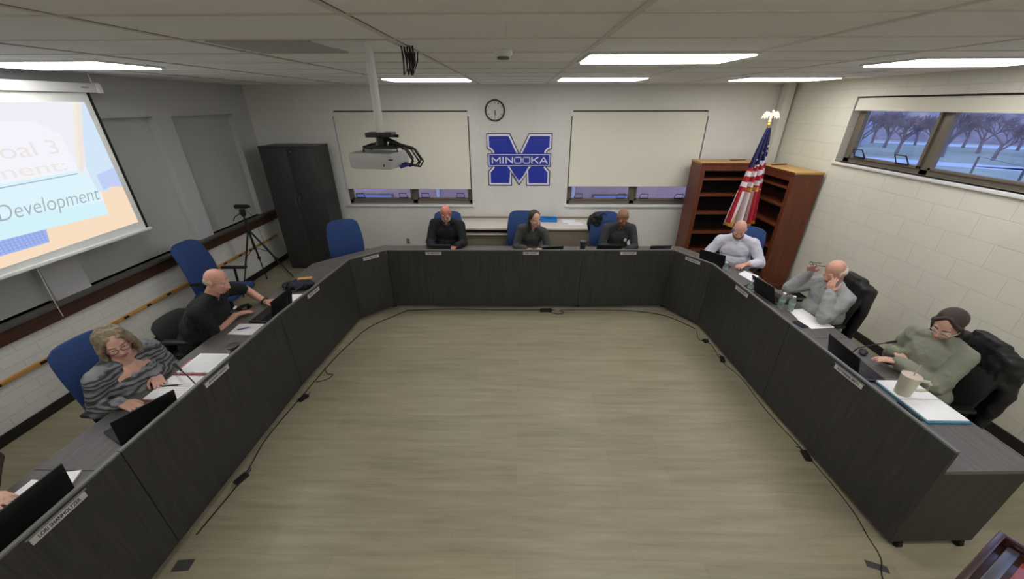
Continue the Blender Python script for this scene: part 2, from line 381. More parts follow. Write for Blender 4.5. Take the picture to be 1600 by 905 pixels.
# ------------------------------------------------------------------ windows and blinds
def latch(b, x, z, y):      # folding hopper handle of black wire on a sash
    b.tube([(x-.075, y, z-.01), (x-.065, y-.05, z+.075), (x+.065, y-.05, z+.075), (x+.075, y, z-.01)], .006, 6)
    b.box(x-.075, x+.075, y-.012, y, z-.02, z, .003)
def back_window(n, xa, xb, blind_z, blabel):
    w = empty('window_%d' % n, ((xa+xb)/2, Y1+.1, WZ0)); w['kind'] = 'structure'
    def P(b, nm, m): o = b.build(nm, m); o.parent = w; o.matrix_parent_inverse = Matrix.Translation(w.location).inverted(); return o
    f = MB(); y0, y1 = Y1+.09, Y1+.15; xm = xa+(xb-xa)*.532
    f.box(xa, xb, y0, y1, WZ0, WZ0+.07, .004); f.box(xa, xb, y0, y1, WZ1-.06, WZ1, .004)
    for x, h in ((xa+.03, .03), (xm, .045), (xb-.03, .03)): f.box(x-h, x+h, y0, y1, WZ0, WZ1, .004)
    P(f, 'window_frame', M_BRONZE)
    for a, c in ((xa+.06, xm-.045), (xm+.045, xb-.06)):
        s = MB(); s.box(a, c, y0-.02, y0+.02, WZ0+.07, WZ0+.11, .004); s.box(a, a+.03, y0-.02, y0+.02, WZ0+.07, WZ1-.06); s.box(c-.03, c, y0-.02, y0+.02, WZ0+.07, WZ1-.06); s.box(a, c, y0-.02, y0+.02, WZ1-.1, WZ1-.06)
        P(s, 'sash', M_BRONZE)
        h = MB(); latch(h, a+.16, WZ0+.12, y0-.02); P(h, 'window_latch', M_BLACK)
        h = MB(); latch(h, c-.16, WZ0+.12, y0-.02); P(h, 'window_latch', M_BLACK)
        P(MB().box(a, c, y0+.025, y0+.031, WZ0+.07, WZ1-.06), 'pane', M_GLASS)
    P(MB().box(xa-.03, xb+.03, Y1-.035, Y1+.09, WZ0-.035, WZ0, .006), 'window_sill', M_SILL)
    r = empty('roller_blind', ((xa+xb)/2, Y1+.04, WZ1)); L = (xb-xa)/2
    MB().cone((-L+.02, 0, -.045), (L-.02, 0, -.045), .026, seg=20).build('roller', M_BLIND, r)
    MB().box(-L+.02, L-.02, -.032, -.028, blind_z-WZ1, -.045).build('fabric', M_BLIND, r)
    MB().box(-L+.02, L-.02, -.037, -.022, blind_z-WZ1-.012, blind_z-WZ1+.012, .003).build('hem_bar', M_BLIND, r)
    for a in (-L, L-.02): MB().box(a, a+.02, -.04, .02, -.085, 0).build('bracket', M_WHITEM, r)
    return tag(r, blabel, 'window blind', 'cream roller blinds on the back wall')
back_window(1, *WL, 1.335, 'cream roller blind lowered over the back window behind the projector')
back_window(2, *WR, 1.385, 'cream roller blind lowered over the back window beside the bookcases')
w = empty('window_3', (X1+.1, (RY0+RY1)/2, RZ0)); w['kind'] = 'structure'
def PW(b, nm, m): o = b.build(nm, m); o.parent = w; o.matrix_parent_inverse = Matrix.Translation(w.location).inverted(); return o
f = MB(); xa, xb = X1+.10, X1+.16
f.box(xa, xb, RY0, RY1, RZ0, RZ0+.055, .004); f.box(xa, xb, RY0, RY1, RZ1-.06, RZ1, .004)
for y, h in ((RY1-.05, .05), (4.33, .05), (3.05, .04), (1.9, .05), (RY0+.03, .03)): f.box(xa, xb, y-h, y+h, RZ0, RZ1, .004)
PW(f, 'window_frame', M_BRONZE)
for a, c in ((4.38, 5.36), (3.09, 4.28), (1.95, 3.01), (1.06, 1.85)):
    s = MB(); s.box(xa-.02, xa+.02, a, c, RZ0+.055, RZ0+.085, .003); s.box(xa-.02, xa+.02, a, a+.03, RZ0+.055, RZ1-.06); s.box(xa-.02, xa+.02, c-.03, c, RZ0+.055, RZ1-.06)
    PW(s, 'sash', M_BRONZE)
    PW(MB().box(xa+.025, xa+.031, a, c, RZ0+.055, RZ1-.06), 'pane', M_GLASS)
    for yy in (a+.2, c-.18):
        if a > 4:
            h = MB(); x = xa-.02; z = RZ0+.1
            h.tube([(x, yy-.08, z-.02), (x-.06, yy-.07, z+.075), (x-.06, yy+.07, z+.075), (x, yy+.08, z-.02)], .007, 6); h.box(x-.012, x, yy-.08, yy+.08, z-.03, z-.01)
            PW(h, 'window_latch', M_BLACK)
PW(MB().box(X1-.03, X1+.1, RY0-.03, RY1+.03, RZ0-.035, RZ0, .008), 'window_sill', M_SILL)
r = empty('roller_blind', (X1+.04, (RY0+RY1)/2, RZ1)); L = (RY1-RY0)/2
MB().cone((0, -L+.02, -.045), (0, L-.02, -.045), .028, seg=20).build('roller', M_BLIND, r)
MB().box(-.032, -.028, -L+.02, L-.02, -.150, -.045).build('fabric', M_BLIND, r)
MB().box(-.037, -.022, -L+.02, L-.02, -.162, -.138, .003).build('hem_bar', M_BLIND, r)
tag(r, 'cream roller blind rolled almost fully up above the high right window', 'window blind')

# ------------------------------------------------------------------ outdoors
M_GRASS = mat('winter_grass', rgb(164, 178, 156), .9, var=.3, vscale=.12)
M_SNOW = mat('old_snow', rgb(205, 215, 225), .8)
M_BARK = mat('bare_bark', rgb(142, 126, 130), .9)
GZ = -.6
structure(MB().box(-60, 160, Y1+.3, 200, GZ-.2, GZ).build('ground_north', M_GRASS, smooth=False))
structure(MB().box(X1+.3, 160, -120, Y1+.29, GZ-.2, GZ).build('ground_east', M_GRASS, smooth=False))
for k, (cx, cy, a, c) in enumerate(((26, 24, 10, 1.6), (22, 14, 5, .6), (35, 16, 12, 1.6), (17, 13, 3.5, .5), (40, 34, 12, 1.3))):
    pts = [(math.cos(t)*a*(1+.25*math.sin(3*t+k)), math.sin(t)*c*(1+.3*math.cos(2*t+k))) for t in [2*PI*i/28 for i in range(28)]]
    o = MB().prism(pts, .02, 0).build('snow_patch', M_SNOW); o.location = (cx, cy, GZ); o.rotation_euler = (0, 0, -.75)
    tag(o, ['long snow patch across the middle of the field outside', 'small snow patch nearer the right window', 'wide snow patch in front of the bare trees', 'smallest snow patch close to the fence', 'far snow patch by the pale building'][k], 'snow patch', 'snow patches on the field outside')
def bare_tree(seed):
    rnd = random.Random(seed); b = MB()
    def br(p, d, l, r, n):
        q = p+d*l; b.cone(p, q, r, r*.62, 4, False)
        if n == 0: return
        for _ in range(4 if n > 2 else 4):
            dd = (d + V((rnd.uniform(-1, 1), rnd.uniform(-1, 1), rnd.uniform(-.3, .7)))*.75).normalized()
            br(p+d*l*rnd.uniform(.55, 1), dd, l*rnd.uniform(.6, .8), r*.55, n-1)
    br(V((0, 0, 0)), V((rnd.uniform(-.1, .1), rnd.uniform(-.1, .1), 1)).normalized(), .75, .07, 5)
    return b
protos = []
for s in range(4):
    o = bare_tree(s+3).build('bare_tree', M_BARK, smooth=False); protos.append(o)
rnd = random.Random(5)
spots = []
for k in range(54):
    a = math.radians(14 + (k//3)*3.3 + (k % 3)*1.1); d = 40+(k % 3)*5.2+rnd.uniform(-.4, .4)
    spots.append((math.cos(a)*d, math.sin(a)*d))
for k, (x, y) in enumerate(spots):
    o = protos[k] if k < 4 else protos[k % 4].copy()
    if k >= 4: COL.objects.link(o)
    o.location = (x, y, GZ-.02); o.rotation_euler = (0, 0, rnd.uniform(0, 6)); s = rnd.uniform(1.35, 1.7); o.scale = (s*1.1, s*1.1, s*.95)
    tag(o, 'bare winter tree in the row beyond the field outside the right window', 'tree', 'bare trees beyond the field')
b = MB(); n = 40; G = {}
for i in range(n+1):
    a = math.radians(5+75*i/n)
    for j, (d, z) in enumerate(((56, 0), (60, 1.6), (68, 3.4), (80, 5.5), (95, 7))): G[i, j] = b.bm.verts.new((math.cos(a)*d, math.sin(a)*d, GZ+z*(1+.12*math.sin(i*.9+j))))
for i in range(n):
    for j in range(4): b.bm.faces.new((G[i, j], G[i+1, j], G[i+1, j+1], G[i, j+1]))
structure(b.build('ground_wooded_rise', mat('bare_woodland', rgb(150, 140, 142), .95, var=.35, vscale=.8)))
t = empty('small_building', (29.5, 36.5, GZ), .4); t.scale = (.62, .62, .8)
MB().box(-2.0, 2.0, -1.5, 1.5, 0, 2.0, .02).build('building_wall', mat('pale_siding', rgb(200, 210, 225), .7), t)
MB().prism([(-1.7, 2.0), (1.7, 2.0), (0, 2.7)], 4.3, -2.15, M=basis((0, 1, 0), (0, 0, 1), (1, 0, 0), (0, 0, 0))).build('roof', mat('pale_roof', rgb(150, 160, 185), .7), t)
MB().box(-1.2, -.3, -1.52, -1.5, 0, 1.3).build('building_door', mat('red_brown_door', rgb(150, 90, 95), .7), t)
tag(t, 'small pale building with red door across the field outside', 'building')
t = empty('wire_fence', (0, 0, GZ)); fpts = [(9.2, 3.5), (10.4, 5.7), (11.6, 7.9), (12.8, 10.1), (14.0, 12.3)]
for p in fpts:
    MB().cone((*p, 0), (*p, 1.85), .028, seg=8).build('fence_post', M_STEEL, t)
for z in (1.85, .95, .08): MB().tube([(*p, z) for p in fpts], .012, 6).build('fence_rail', M_STEEL, t)
tag(t, 'thin metal rail fence on the grass just outside the right window', 'fence')
structure(MB().box(-9, 9, 12.0, 12.3, GZ, 4.2).build('courtyard_wall', block_mat('courtyard_brick', rgb(206, 168, 160), 'X', .3, .1, .3, .8), smooth=False))
for k, x in enumerate((-2.55, 1.7)):
    o = MB().cone((x, 11.93, GZ), (x, 11.93, 4.0), .05).build('downpipe', M_WHITEM); tag(o, ('white downpipe on the courtyard wall behind the left window', 'white downpipe on the courtyard wall behind the right back window')[k], 'downpipe', 'downpipes on the courtyard wall')
for k, x in enumerate((-4.6, .2, 2.9)):
    t = empty('basement_window', (x, 11.97, -.35)); MB().box(-.6, .6, -.03, .03, 0, .5, .01).build('window_frame', M_BRONZE, t); MB().box(-.54, .54, -.035, -.03, .05, .45).build('pane', mat('painted_sky_pane', rgb(150, 170, 225), .15), t); tag(t, 'low window in the courtyard wall, ' + ('leftmost', 'middle', 'rightmost')[k] + ' of three', 'window', 'low windows in the courtyard wall')  # sky reflection is painted into the panes' pale blue colour

# ------------------------------------------------------------------ horseshoe of desks
def off(poly, d):
    """polyline offset to its left side by d with mitred corners"""
    out = []
    for i, p in enumerate(poly):
        ns = []
        for a, c in ((i-1, i), (i, i+1)):
            if a >= 0 and c < len(poly):
                t = (V(poly[c])-V(poly[a])).normalized(); ns.append(V((-t.y, t.x)))
        if len(ns) == 1: out.append(V(p)+ns[0]*d)
        else:
            m = (ns[0]+ns[1]).normalized(); out.append(V(p)+m*(d/m.dot(ns[0])))
    return out
LINE = [V(p) for p in ((-2.25, -.15), (-2.27, 1.475), (-2.26, 3.05), (-2.17, 4.45), (-1.805, 4.80), (.87, 4.84), (2.106, 4.86), (2.41, 4.36), (2.455, 2.95), (2.50, 1.55))]
PT, DT = .913, .748
OUT = off(LINE, .60); IN2 = off(LINE, .022)
OUT[3] = V((-2.80, 4.70)); OUT[4] = V((-2.08, 5.44))
DL = ['dark laminate desk at the near left, in front of the cropped person', 'dark laminate desk on the left, in front of the woman in the striped sweater', 'dark laminate desk on the left, in front of the bald man in the black polo',
      'short angled dark desk at the back left corner of the horseshoe', 'long dark laminate desk across the back, in front of two people', 'shorter dark desk across the back, in front of the man with the badge',
      'short angled dark desk at the back right corner of the horseshoe', 'dark laminate desk on the right, in front of the man rubbing his eyes', 'dark laminate desk at the near right end, with an open end panel']
DESKS = []
for i in range(9):
    a, c, ai, ci, ao, co = LINE[i], LINE[i+1], IN2[i], IN2[i+1], OUT[i], OUT[i+1]
    g = .0025; t = (c-a).normalized()*g
    d = empty('desk', ((a.x+c.x)/2, (a.y+c.y)/2, 0)); O = V((d.location.x, d.location.y))
    q = lambda p: (p.x-O.x, p.y-O.y)
    MB().prism([q(a+t), q(c-t), q(ci-t), q(ai+t)], PT-.012-.05, .05).build('front_panel', M_LAM, d, False)
    MB().prism([q(a+t), q(c-t), q(ci-t), q(ai+t)], .012, PT-.012).build('edge_cap', M_EDGE, d, False)
    MB().prism([q(ai+t), q(ci-t), q(co-t), q(ao+t)], .028, DT-.028).build('desktop', M_LAMTOPX if 3 <= i <= 6 else M_LAMTOP, d, False)
    for (pi, po, sgn) in ((ai, ao, 1), (ci, co, -1)):
        n = (po-pi).normalized(); tt = (c-a).normalized()*sgn
        A, B = pi+tt*.004, po-n*.05+tt*.004
        MB().prism([q(A), q(B), q(B+tt*.022), q(A+tt*.022)], DT-.028-.06, .06).build('end_panel', M_LAM, d, False)
        for p in (A+n*.05+tt*.012, B-n*.06+tt*.012):
            x, y = q(p); r = MB(); r.cone((x-.014, y, .026), (x+.014, y, .026), .026, seg=14); r.box(x-.011, x+.011, y-.02, y+.02, .045, .063, .003)
            r.build('caster', M_RUBBER, d)
    tag(d, DL[i], 'desk', 'horseshoe of dark desks'); DESKS.append(d)

# nameplates on the desk fronts
def nameplate(x, y, n, w, s, label, z=.858):
    n = V((n[0], n[1], 0)).normalized(); up = V((0, 0, 1)); ex = up.cross(n)
    M = basis(ex, up, n, (x, y, z)); t = empty('nameplate', (x, y, z))
    L = Matrix.Translation(-V((x, y, z))) @ M
    MB().box(-w/2, w/2, -.021, .021, .0, .006, .001, M=L).build('plate', M_PLATE, t)
    MB().box(-w/2-.01, w/2+.01, .021, .025, .0, .010, M=L).build('top_rail', M_EDGE, t)
    text_mesh(s, w*.76, .022, L @ Matrix.Translation((0, 0, .0062)), M_INK, 'lettering', t, .0008, bold=.012)
    return tag(t, label, 'nameplate', 'silver nameplates on the desk fronts')
def on_line(i, p):          # a point of the front face of desk i nearest to p, and the outward normal
    a, c = LINE[i], LINE[i+1]; t = (c-a).normalized(); q = a+t*(V(p)-a).dot(t); return q.x, q.y, (t.y, -t.x)
for i, p, w_, s, lab in ((0, (-2.23, 1.13), .25, 'LORI SHANHOLTZER', 'silver nameplate at the bottom left, largest in view'), (1, (-2.23, 2.21), .235, 'JENNIFER NASON', 'silver nameplate below the open binder of the woman in the striped sweater'),
        (2, (-2.2, 3.60), .22, 'JIM SATORIUS', 'silver nameplate on the left desk beside the black polo man'), (3, (-1.98, 4.66), .215, 'DR. ROBERT PAUL', 'silver nameplate on the angled back left desk'),
        (4, (-1.165, 4.8), .215, 'DR. TIM WOOD', 'silver nameplate on the back desk below the man in black'), (4, (.17, 4.8), .215, 'AMY KIRBY', 'silver nameplate in the middle of the back desk'),
        (5, (1.50, 4.85), .22, 'STEVE STONE', 'silver nameplate below the man with the chest badge'), (6, (2.28, 4.6), .215, 'MIKE BROOKS', 'silver nameplate on the angled back right desk'),
        (7, (2.42, 3.70), .23, 'AL SKWARLO', 'silver nameplate on the right desk under the water bottles'), (8, (2.47, 2.28), .25, 'KATHERINE SMITH', 'silver nameplate on the right desk below the open laptop')):
    x, y, n = on_line(i, p); nameplate(x, y, n, w_, s, lab, .862)

# ------------------------------------------------------------------ chairs
def rot_about(b_M, p): return Matrix.Translation(p) @ b_M @ Matrix.Translation(-V(p))
def make_chair(kind):
    fab = {'blue': M_BLUEFAB, 'black': M_BLACKM, 'low': M_BLACKM}[kind]
    c = empty('office_chair')
    hb = {'blue': 1.13, 'black': 1.0, 'low': .80}[kind]
    # faces +X ; seat top .48
    s = MB().box(-.25, .25, -.245, .245, .40, .485, .035); s.build('seat', fab, c)
    bk = MB(); n = 9; m_ = 8; z0, z1 = .50, hb
    G = {}
    for side in (0, 1):
        for i in range(n+1):
            u = i/n; z = z0+(z1-z0)*u; w_ = .235 + .015*math.sin(PI*u) - .03*u**5
            xx = -.235-.10*u + .035*math.sin(PI*u*1.1)
            for j in range(m_+1):
                v = j/m_*2-1; y = w_*v; cx = .030*(v*v) ; th = .04*(1-abs(v)**5*.75)*(1-max(0, (u-.86)/.14)**2*.7)*(1-max(0, (.12-u)/.12)**2*.6)
                zz = z - .035*abs(v)**5*(u**6)
                G[side, i, j] = bk.bm.verts.new((xx+cx+(th if side else -th), y, zz))
    for side in (0, 1):
        for i in range(n):
            for j in range(m_): bk.bm.faces.new((G[side, i, j], G[side, i, j+1], G[side, i+1, j+1], G[side, i+1, j]))
    for i in range(n):
        for j in (0, m_): bk.bm.faces.new((G[0, i, j], G[0, i+1, j], G[1, i+1, j], G[1, i, j]))
    for j in range(m_):
        for i in (0, n): bk.bm.faces.new((G[0, i, j], G[0, i, j+1], G[1, i, j+1], G[1, i, j]))
    bk.build('backrest', fab, c)
    MB().box(-.30, -.245, -.04, .04, .38, .62, .01).tube([(-.27, 0, .60), (-.27, 0, .40), (-.1, 0, .375), (.0, 0, .375)], .02).build('back_bracket', M_BLACK, c)
    for y in (-.285, .285):
        a = MB(); a.tube([(-.02, y*.85, .41), (-.02, y, .44), (.0, y, .66)], .016, 8); a.box(-.17, .16, y-.032, y+.032, .655, .685, .012); a.build('armrest', M_BLACK, c)
    MB().cone((0, 0, .12), (0, 0, .38), .03).cone((0, 0, .36), (0, 0, .40), .12, .12, 12).build('gas_lift', M_BLACK, c)
    for k in range(5):
        a = 2*PI*k/5+.3; e = V((math.cos(a), math.sin(a), 0))
        l = MB(); l.tube([V((0, 0, .13)), e*.16+V((0, 0, .115)), e*.30+V((0, 0, .08))], [.03, .024, .017], 8); lo = l.build('base_arm', M_BLACK, c)
        p = e*.30; sd = V((-e.y, e.x, 0))*.02
        MB().cone(p-sd+V((0, 0, .03)), p+sd+V((0, 0, .03)), .03, seg=14).cone(p+V((0, 0, .03)), p+V((0, 0, .085)), .009).build('caster', M_RUBBER, lo)
    return c
proto = {}
def chair(kind, x, y, deg, label, group=None, tilt=0):
    if kind not in proto: c = proto[kind] = make_chair(kind)
    else: c = copy_tree(proto[kind])
    c.location = (x, y, 0); c.rotation_euler = (0, 0, math.radians(deg))
    tag(c, label, 'chair', group or ('blue high backed office chairs' if kind == 'blue' else 'black office chairs'))
    return c
chair('blue', -2.97, 2.27, -4, 'blue high backed chair under the woman in the striped sweater')
chair('blue', -3.93, 4.45, 2, 'empty blue chair tilted against the left wall beside the tripod')
chair('blue', -2.53, 5.20, -64, 'empty blue chair at the angled back left desk in front of the cabinet')
chair('blue', -1.16, 5.70, -90, 'blue chair behind the bald man in black at the back desk')
chair('blue', .06, 5.75, -90, 'blue chair behind the woman in the grey cardigan at the back desk')
chair('blue', 1.42, 5.72, -86, 'blue chair behind the man with the chest badge')
chair('blue', 3.05, 5.02, -139, 'blue chair behind the man in the white shirt by the bookcases')
chair('low', -3.20, 3.20, 0, 'low black office chair under the bald man in the black polo')
chair('black', 3.14, 3.60, 178, 'black office chair with jacket under the man rubbing his eyes')
chair('black', 3.20, 2.44, 175, 'black office chair with jacket under the woman with glasses')
chair('black', -3.32, 1.08, 0, 'black office chair of the cropped person at the lower left')

# jackets draped over two chair backs on the right
def jacket(x, y, deg, label, w=.2, top=1.06, low=.42, folds=.012):
    b = MB(); R = Matrix.Rotation(math.radians(deg), 3, 'Z')
    P = lambda a, c, z: V((x, y, 0))+R @ V((a, c, z))
    n = 8
    for k in range(n+1):
        c = -w+2*w*k/n; zt = top-.02-.5*abs(c)**2.2*2
        b.cap(P(-.33, c*1.05, low+.03*math.sin(k*1.7)), P(-.385, c, zt-.03), .040, .044)      # back of the coat behind the chair
        b.cap(P(-.385, c, zt-.03), P(-.30, c*.98, zt), .034, .03); b.cap(P(-.30, c*.98, zt), P(-.255, c*.95, .70), .026, .02)
    for sgn in (-1, 1):                                                                         # shoulders and empty sleeves
        b.cap(P(-.35, sgn*w, top-.12), P(-.34, sgn*(w+.045), .80), .052, .045); b.cap(P(-.34, sgn*(w+.045), .80), P(-.30, sgn*(w+.03), low+.04), .045, .036)
    b.cap(P(-.35, -.10, top), P(-.35, .10, top), .035); b.cap(P(-.31, -.09, top+.02), P(-.31, .09, top+.02), .022)
    o = b.build('jacket', M_CLEARBAG); remesh(o, .011, 9, folds, .08); return tag(o, label, 'jacket', 'dark jackets hung over chairs')
jacket(3.14, 3.60, 178, 'black jacket draped over the chair of the man rubbing his eyes', .19, 1.08, .40, .008)
jacket(3.20, 2.44, 175, 'shiny black puffer jacket draped over the chair of the woman with glasses', .22, 1.10, .40, .022)

# ------------------------------------------------------------------ people
SKIN = {}
def skin(name, c): SKIN[name] = mat('skin_'+name, c, .5, var=.10, vscale=14, spec=.4); return SKIN[name]
skin('fair', rgb(204, 160, 142)); skin('pink', rgb(206, 154, 136)); skin('red', rgb(194, 126, 106)); skin('brown', rgb(142, 100, 76))
M_EYEW = mat('eye_white', rgb(220, 215, 210), .3); M_IRIS = mat('iris', rgb(40, 30, 26), .2)
M_LIP = {'fair': mat('lip_fair', rgb(172, 92, 84), .5), 'pink': mat('lip_pink', rgb(170, 88, 78), .5), 'red': mat('lip_red', rgb(150, 76, 62), .5), 'brown': mat('lip_brown', rgb(110, 62, 50), .5)}
def ik(S, W, a, c, hint):
    d = W-S; L = d.length
    if L > (a+c)*.995: W = S+d.normalized()*(a+c)*.995; d = W-S; L = d.length
    x = (a*a-c*c+L*L)/(2*L); h = math.sqrt(max(a*a-x*x, 1e-6)); n = d.normalized()
    hp = (hint-n*hint.dot(n)).normalized()
    return S+n*x+hp*h, W
def person(label, pel, head, yaw, hyaw=0, hpitch=15, hroll=0, hands=(), skinn='fair', shirt=None, sleeve=1.0, thick=.014, build=1.0, trous=None,
           hair=None, hairm=None, glasses=False, beard=None, collar=None, scoop=None, badge=None, folds=.012, watch=None, hl=1.0):
    yaw = math.radians(yaw); F = V((math.cos(yaw), math.sin(yaw), 0)); R = V((F.y, -F.x, 0)); U = V((0, 0, 1))
    P = V((pel[0], pel[1], .60)); Hc = V(head)
    hy = yaw+math.radians(hyaw); hF = V((math.cos(hy), math.sin(hy), 0)); hR = V((hF.y, -hF.x, 0))
    pr_ = math.radians(hpitch); hF2 = hF*math.cos(pr_)-U*math.sin(pr_); hU = hR.cross(hF2)
    rr = math.radians(hroll); hR2 = hR*math.cos(rr)+hU*math.sin(rr); hU = hR2.cross(hF2)
    HB = Matrix((hR2, hF2, hU)).transposed()
    h = lambda x, y, z: Hc+HB @ (V((x, y, z))*hl)
    nk = h(0, -.035, -.085)                       # base of skull
    N = nk + (P-nk).normalized()*.085             # neck base
    S = (N-P).normalized(); LN = (N-P).length
    Fq = (F - S*F.dot(S)).normalized(); Rq = Fq.cross(S)
    TB = Matrix((Rq, Fq, S)).transposed()
    bw = build
    sh = {s: P+S*(LN-.055)+Rq*(.172*bw*s) for s in (-1, 1)}
    arms = []
    for (s, W, hint, fd, pn, curl) in hands:
        W = V(W); E, W = ik(sh[s], W, .285, .255, V(hint)); arms.append((s, sh[s], E, W, V(fd).normalized(), V(pn).normalized(), curl))
    def torso(b, g):
        b.ell(P, (.175*bw+g, .125*bw+g, .13+g), TB); b.ell(P+S*(LN*.30)+Fq*.02*bw, (.158*bw+g, .128*bw*bw+g, .15+g), TB); b.ell(P+S*(LN*.62), (.165*bw+g, .115*bw+g, .16+g), TB)
        b.cap(P+S*(LN-.075)-Rq*.135*bw, P+S*(LN-.075)+Rq*.135*bw, .062+g*.8)
        b.cap(sh[-1], N-Rq*.02+S*.01, .052+g*.6, .048+g*.6); b.cap(sh[1], N+Rq*.02+S*.01, .052+g*.6, .048+g*.6)
    def arm(b, g, t=1.0):
        for (s, A, E, W, fd, pn, c) in arms:
            tu = min(1, t*2)
            b.cap(A, A+(E-A)*tu, .052*bw+g, (.052*bw+(.042-.052*bw)*tu)+g)
            if t > .5:
                tf = (t-.5)*2; b.cap(E, E+(W-E)*tf, .043+g, .043-(.043-.028)*tf+g)
    hipj = {s: P+R*(.095*s)-U*.03 for s in (-1, 1)}
    knee = {s: V((P.x, P.y, 0))+R*(.13*s)+F*.43+U*.535 for s in (-1, 1)}
    ank = {s: V((P.x, P.y, 0))+R*(.12*s)+F*.40+U*.095 for s in (-1, 1)}
    def legs(b, g):
        for s in (-1, 1): b.cap(hipj[s], knee[s], .085+g, .06+g); b.cap(knee[s], ank[s], .058+g, .04+g)
    # --- body: one continuous skin
    b = MB(); torso(b, 0); arm(b, 0); legs(b, 0)
    for s in (-1, 1): b.cap(ank[s], ank[s]+F*.13-U*.045, .035, .03)
    b.cap(N-S*.03, nk+(Hc-nk)*.15, .058*min(bw, 1.12), .054)
    b.ell(h(0, -.012, .035), (.074*hl, .096*hl, .088*hl), HB, 24, 16); b.ell(h(0, .026, -.028), (.061*hl, .068*hl, .076*hl), HB, 24, 16)
    b.ell(h(0, .045, -.078), (.036*hl, .036*hl, .030*hl), HB); b.cap(h(-.045, -.005, -.045), h(-.02, .05, -.082), .026*hl, .022*hl); b.cap(h(.045, -.005, -.045), h(.02, .05, -.082), .026*hl, .022*hl)
    b.cap(h(-.032, .074, .022), h(.032, .074, .022), .014*hl)                          # brow
    b.cap(h(0, .088, .010), h(0, .108, -.030), .009*hl, .013*hl); b.ell(h(.012, .098, -.034), .009*hl); b.ell(h(-.012, .098, -.034), .009*hl)
    b.ell(h(-.036, .068, -.018), (.02*hl, .018*hl, .016*hl), HB); b.ell(h(.036, .068, -.018), (.02*hl, .018*hl, .016*hl), HB)  # cheeks
    b.ell(h(0, .086, -.058), (.024*hl, .013*hl, .012*hl), HB)
    for s in (-1, 1): b.ell(h(.075*s, -.008, -.008), (.010*hl, .020*hl, .031*hl), HB); b.ell(h(.080*s, -.014, .006), (.008*hl, .014*hl, .018*hl), HB)
    for (s, A, E, W, fd, pn, curl) in arms:
        pn = (pn-fd*pn.dot(fd)).normalized(); sd = fd.cross(pn)*s
        for k, ln in zip((1, .34, -.34, -1), (.070, .079, .073, .056)):
            K = W+fd*.082+sd*(.029*k)-fd*.006*abs(k); b.cap(W+sd*(.014*k)+fd*.005, K, .0145, .0115)
            d = fd+sd*(.10*k); p = K; r = .0095
            for q_, fr in enumerate((.45, .31, .24)):
                ang = curl*(.55+.35*q_); dd = (d.normalized()*math.cos(ang)+pn*math.sin(ang)); p2 = p+dd*ln*fr*1.05; b.cap(p, p2, r, r-.0008, 8); p = p2; r -= .0008
        T0 = W+fd*.022+sd*.022; T1 = T0+(fd*.55+sd*.7+pn*.25).normalized()*.042; T2 = T1+(fd*.85+sd*.25+pn*(.2+curl*.4)).normalized()*.032; T3 = T2+(fd*.9-sd*.05+pn*(.2+curl*.5)).normalized()*.024
        b.cap(T0, T1, .0145, .012, 8); b.cap(T1, T2, .0115, .010, 8); b.cap(T2, T3, .010, .0085, 8)
    body = b.build('person', SKIN[skinn]); remesh(body, .0052, 2, factor=.5)
    tag(body, label, 'person')
    def child(b, nm, m, **k):
        o = b.build(nm, m, body)
        if k: remesh(o, **k)
        return o
    g = thick
    b = MB()
    if scoop:
        b.ell(P, (.175*bw+g, .125*bw+g, .13+g), TB); b.ell(P+S*(LN*.30)+Fq*.02*bw, (.158*bw+g, .128*bw*bw+g, .15+g), TB); b.ell(P+S*(LN*.56), (.165*bw+g, .115*bw+g, .15+g), TB)
        for s in (-1, 1): b.cap(P+S*(LN-.090)+Rq*.068*s*bw, P+S*(LN-.075)+Rq*.135*bw*s, .060+g*.8); b.cap(sh[s], P+S*(LN-.015)+Rq*.060*s-Fq*.012, .054+g*.8, .050+g*.7)
        b.cap(P+S*(LN-.05)-Rq*.06-Fq*.03, P+S*(LN-.05)+Rq*.06-Fq*.03, .05+g*.6)
    else: torso(b, g)
    arm(b, g*.75, sleeve)
    if sleeve >= 1:
        for (s, A, E, W, *_ ) in arms: b.cone(E, W, .045+g, .031+g*.8)
    child(b, 'shirt', shirt, vox=.008, smooth=3, disp=folds, dscale=.07)
    b = MB(); legs(b, .012); b.ell(P-S*.02, (.18*bw, .135*bw, .12), TB); child(b, 'trousers', trous or M_TROUS, vox=.011, smooth=3)
    for s in (-1, 1):
        b = MB(); b.cap(ank[s]-U*.045-F*.04, ank[s]+F*.15-U*.055, .038, .034); b.ell(ank[s]-U*.01, .045); child(b, 'shoe', M_BLACK, vox=.01, smooth=2)
    for s in (-1, 1):
        b = MB(); b.ell(h(.031*s, .0745, .003), (.0135*hl, .010*hl, .0075*hl), HB, 12, 8); e = b.build('eye', M_EYEW, body)
        MB().ell(h(.031*s, .0815, .001), (.0055*hl, .0045*hl, .0055*hl), HB, 10, 6).build('iris', M_IRIS, e)
        MB().tube([h(.013*s, .090, .023), h(.032*s, .089, .029), h(.052*s, .074, .022)], [.003, .004, .002], 6).build('eyebrow', hairm or M_BROW, body)
    MB().tube([h(-.024, .089, -.061), h(-.01, .0975, -.056), h(0, .0985, -.058), h(.01, .0975, -.056), h(.024, .089, -.061)], [.002, .0045, .005, .0045, .002], 6).tube([h(-.022, .0885, -.063), h(0, .097, -.067), h(.022, .0885, -.063)], [.002, .006, .002], 6).build('lips', M_LIP[skinn], body)
    if collar:
        b = MB()
        for sg in (-1, 1):
            b.tube([N-Fq*.05+S*.03, N+Rq*.066*sg+S*.028, N+Rq*.05*sg+Fq*.05+S*.005, N+Rq*.012*sg+Fq*.085*bw-S*.03], [.014, .017, .016, .010], 8)
        child(b, 'collar', collar)
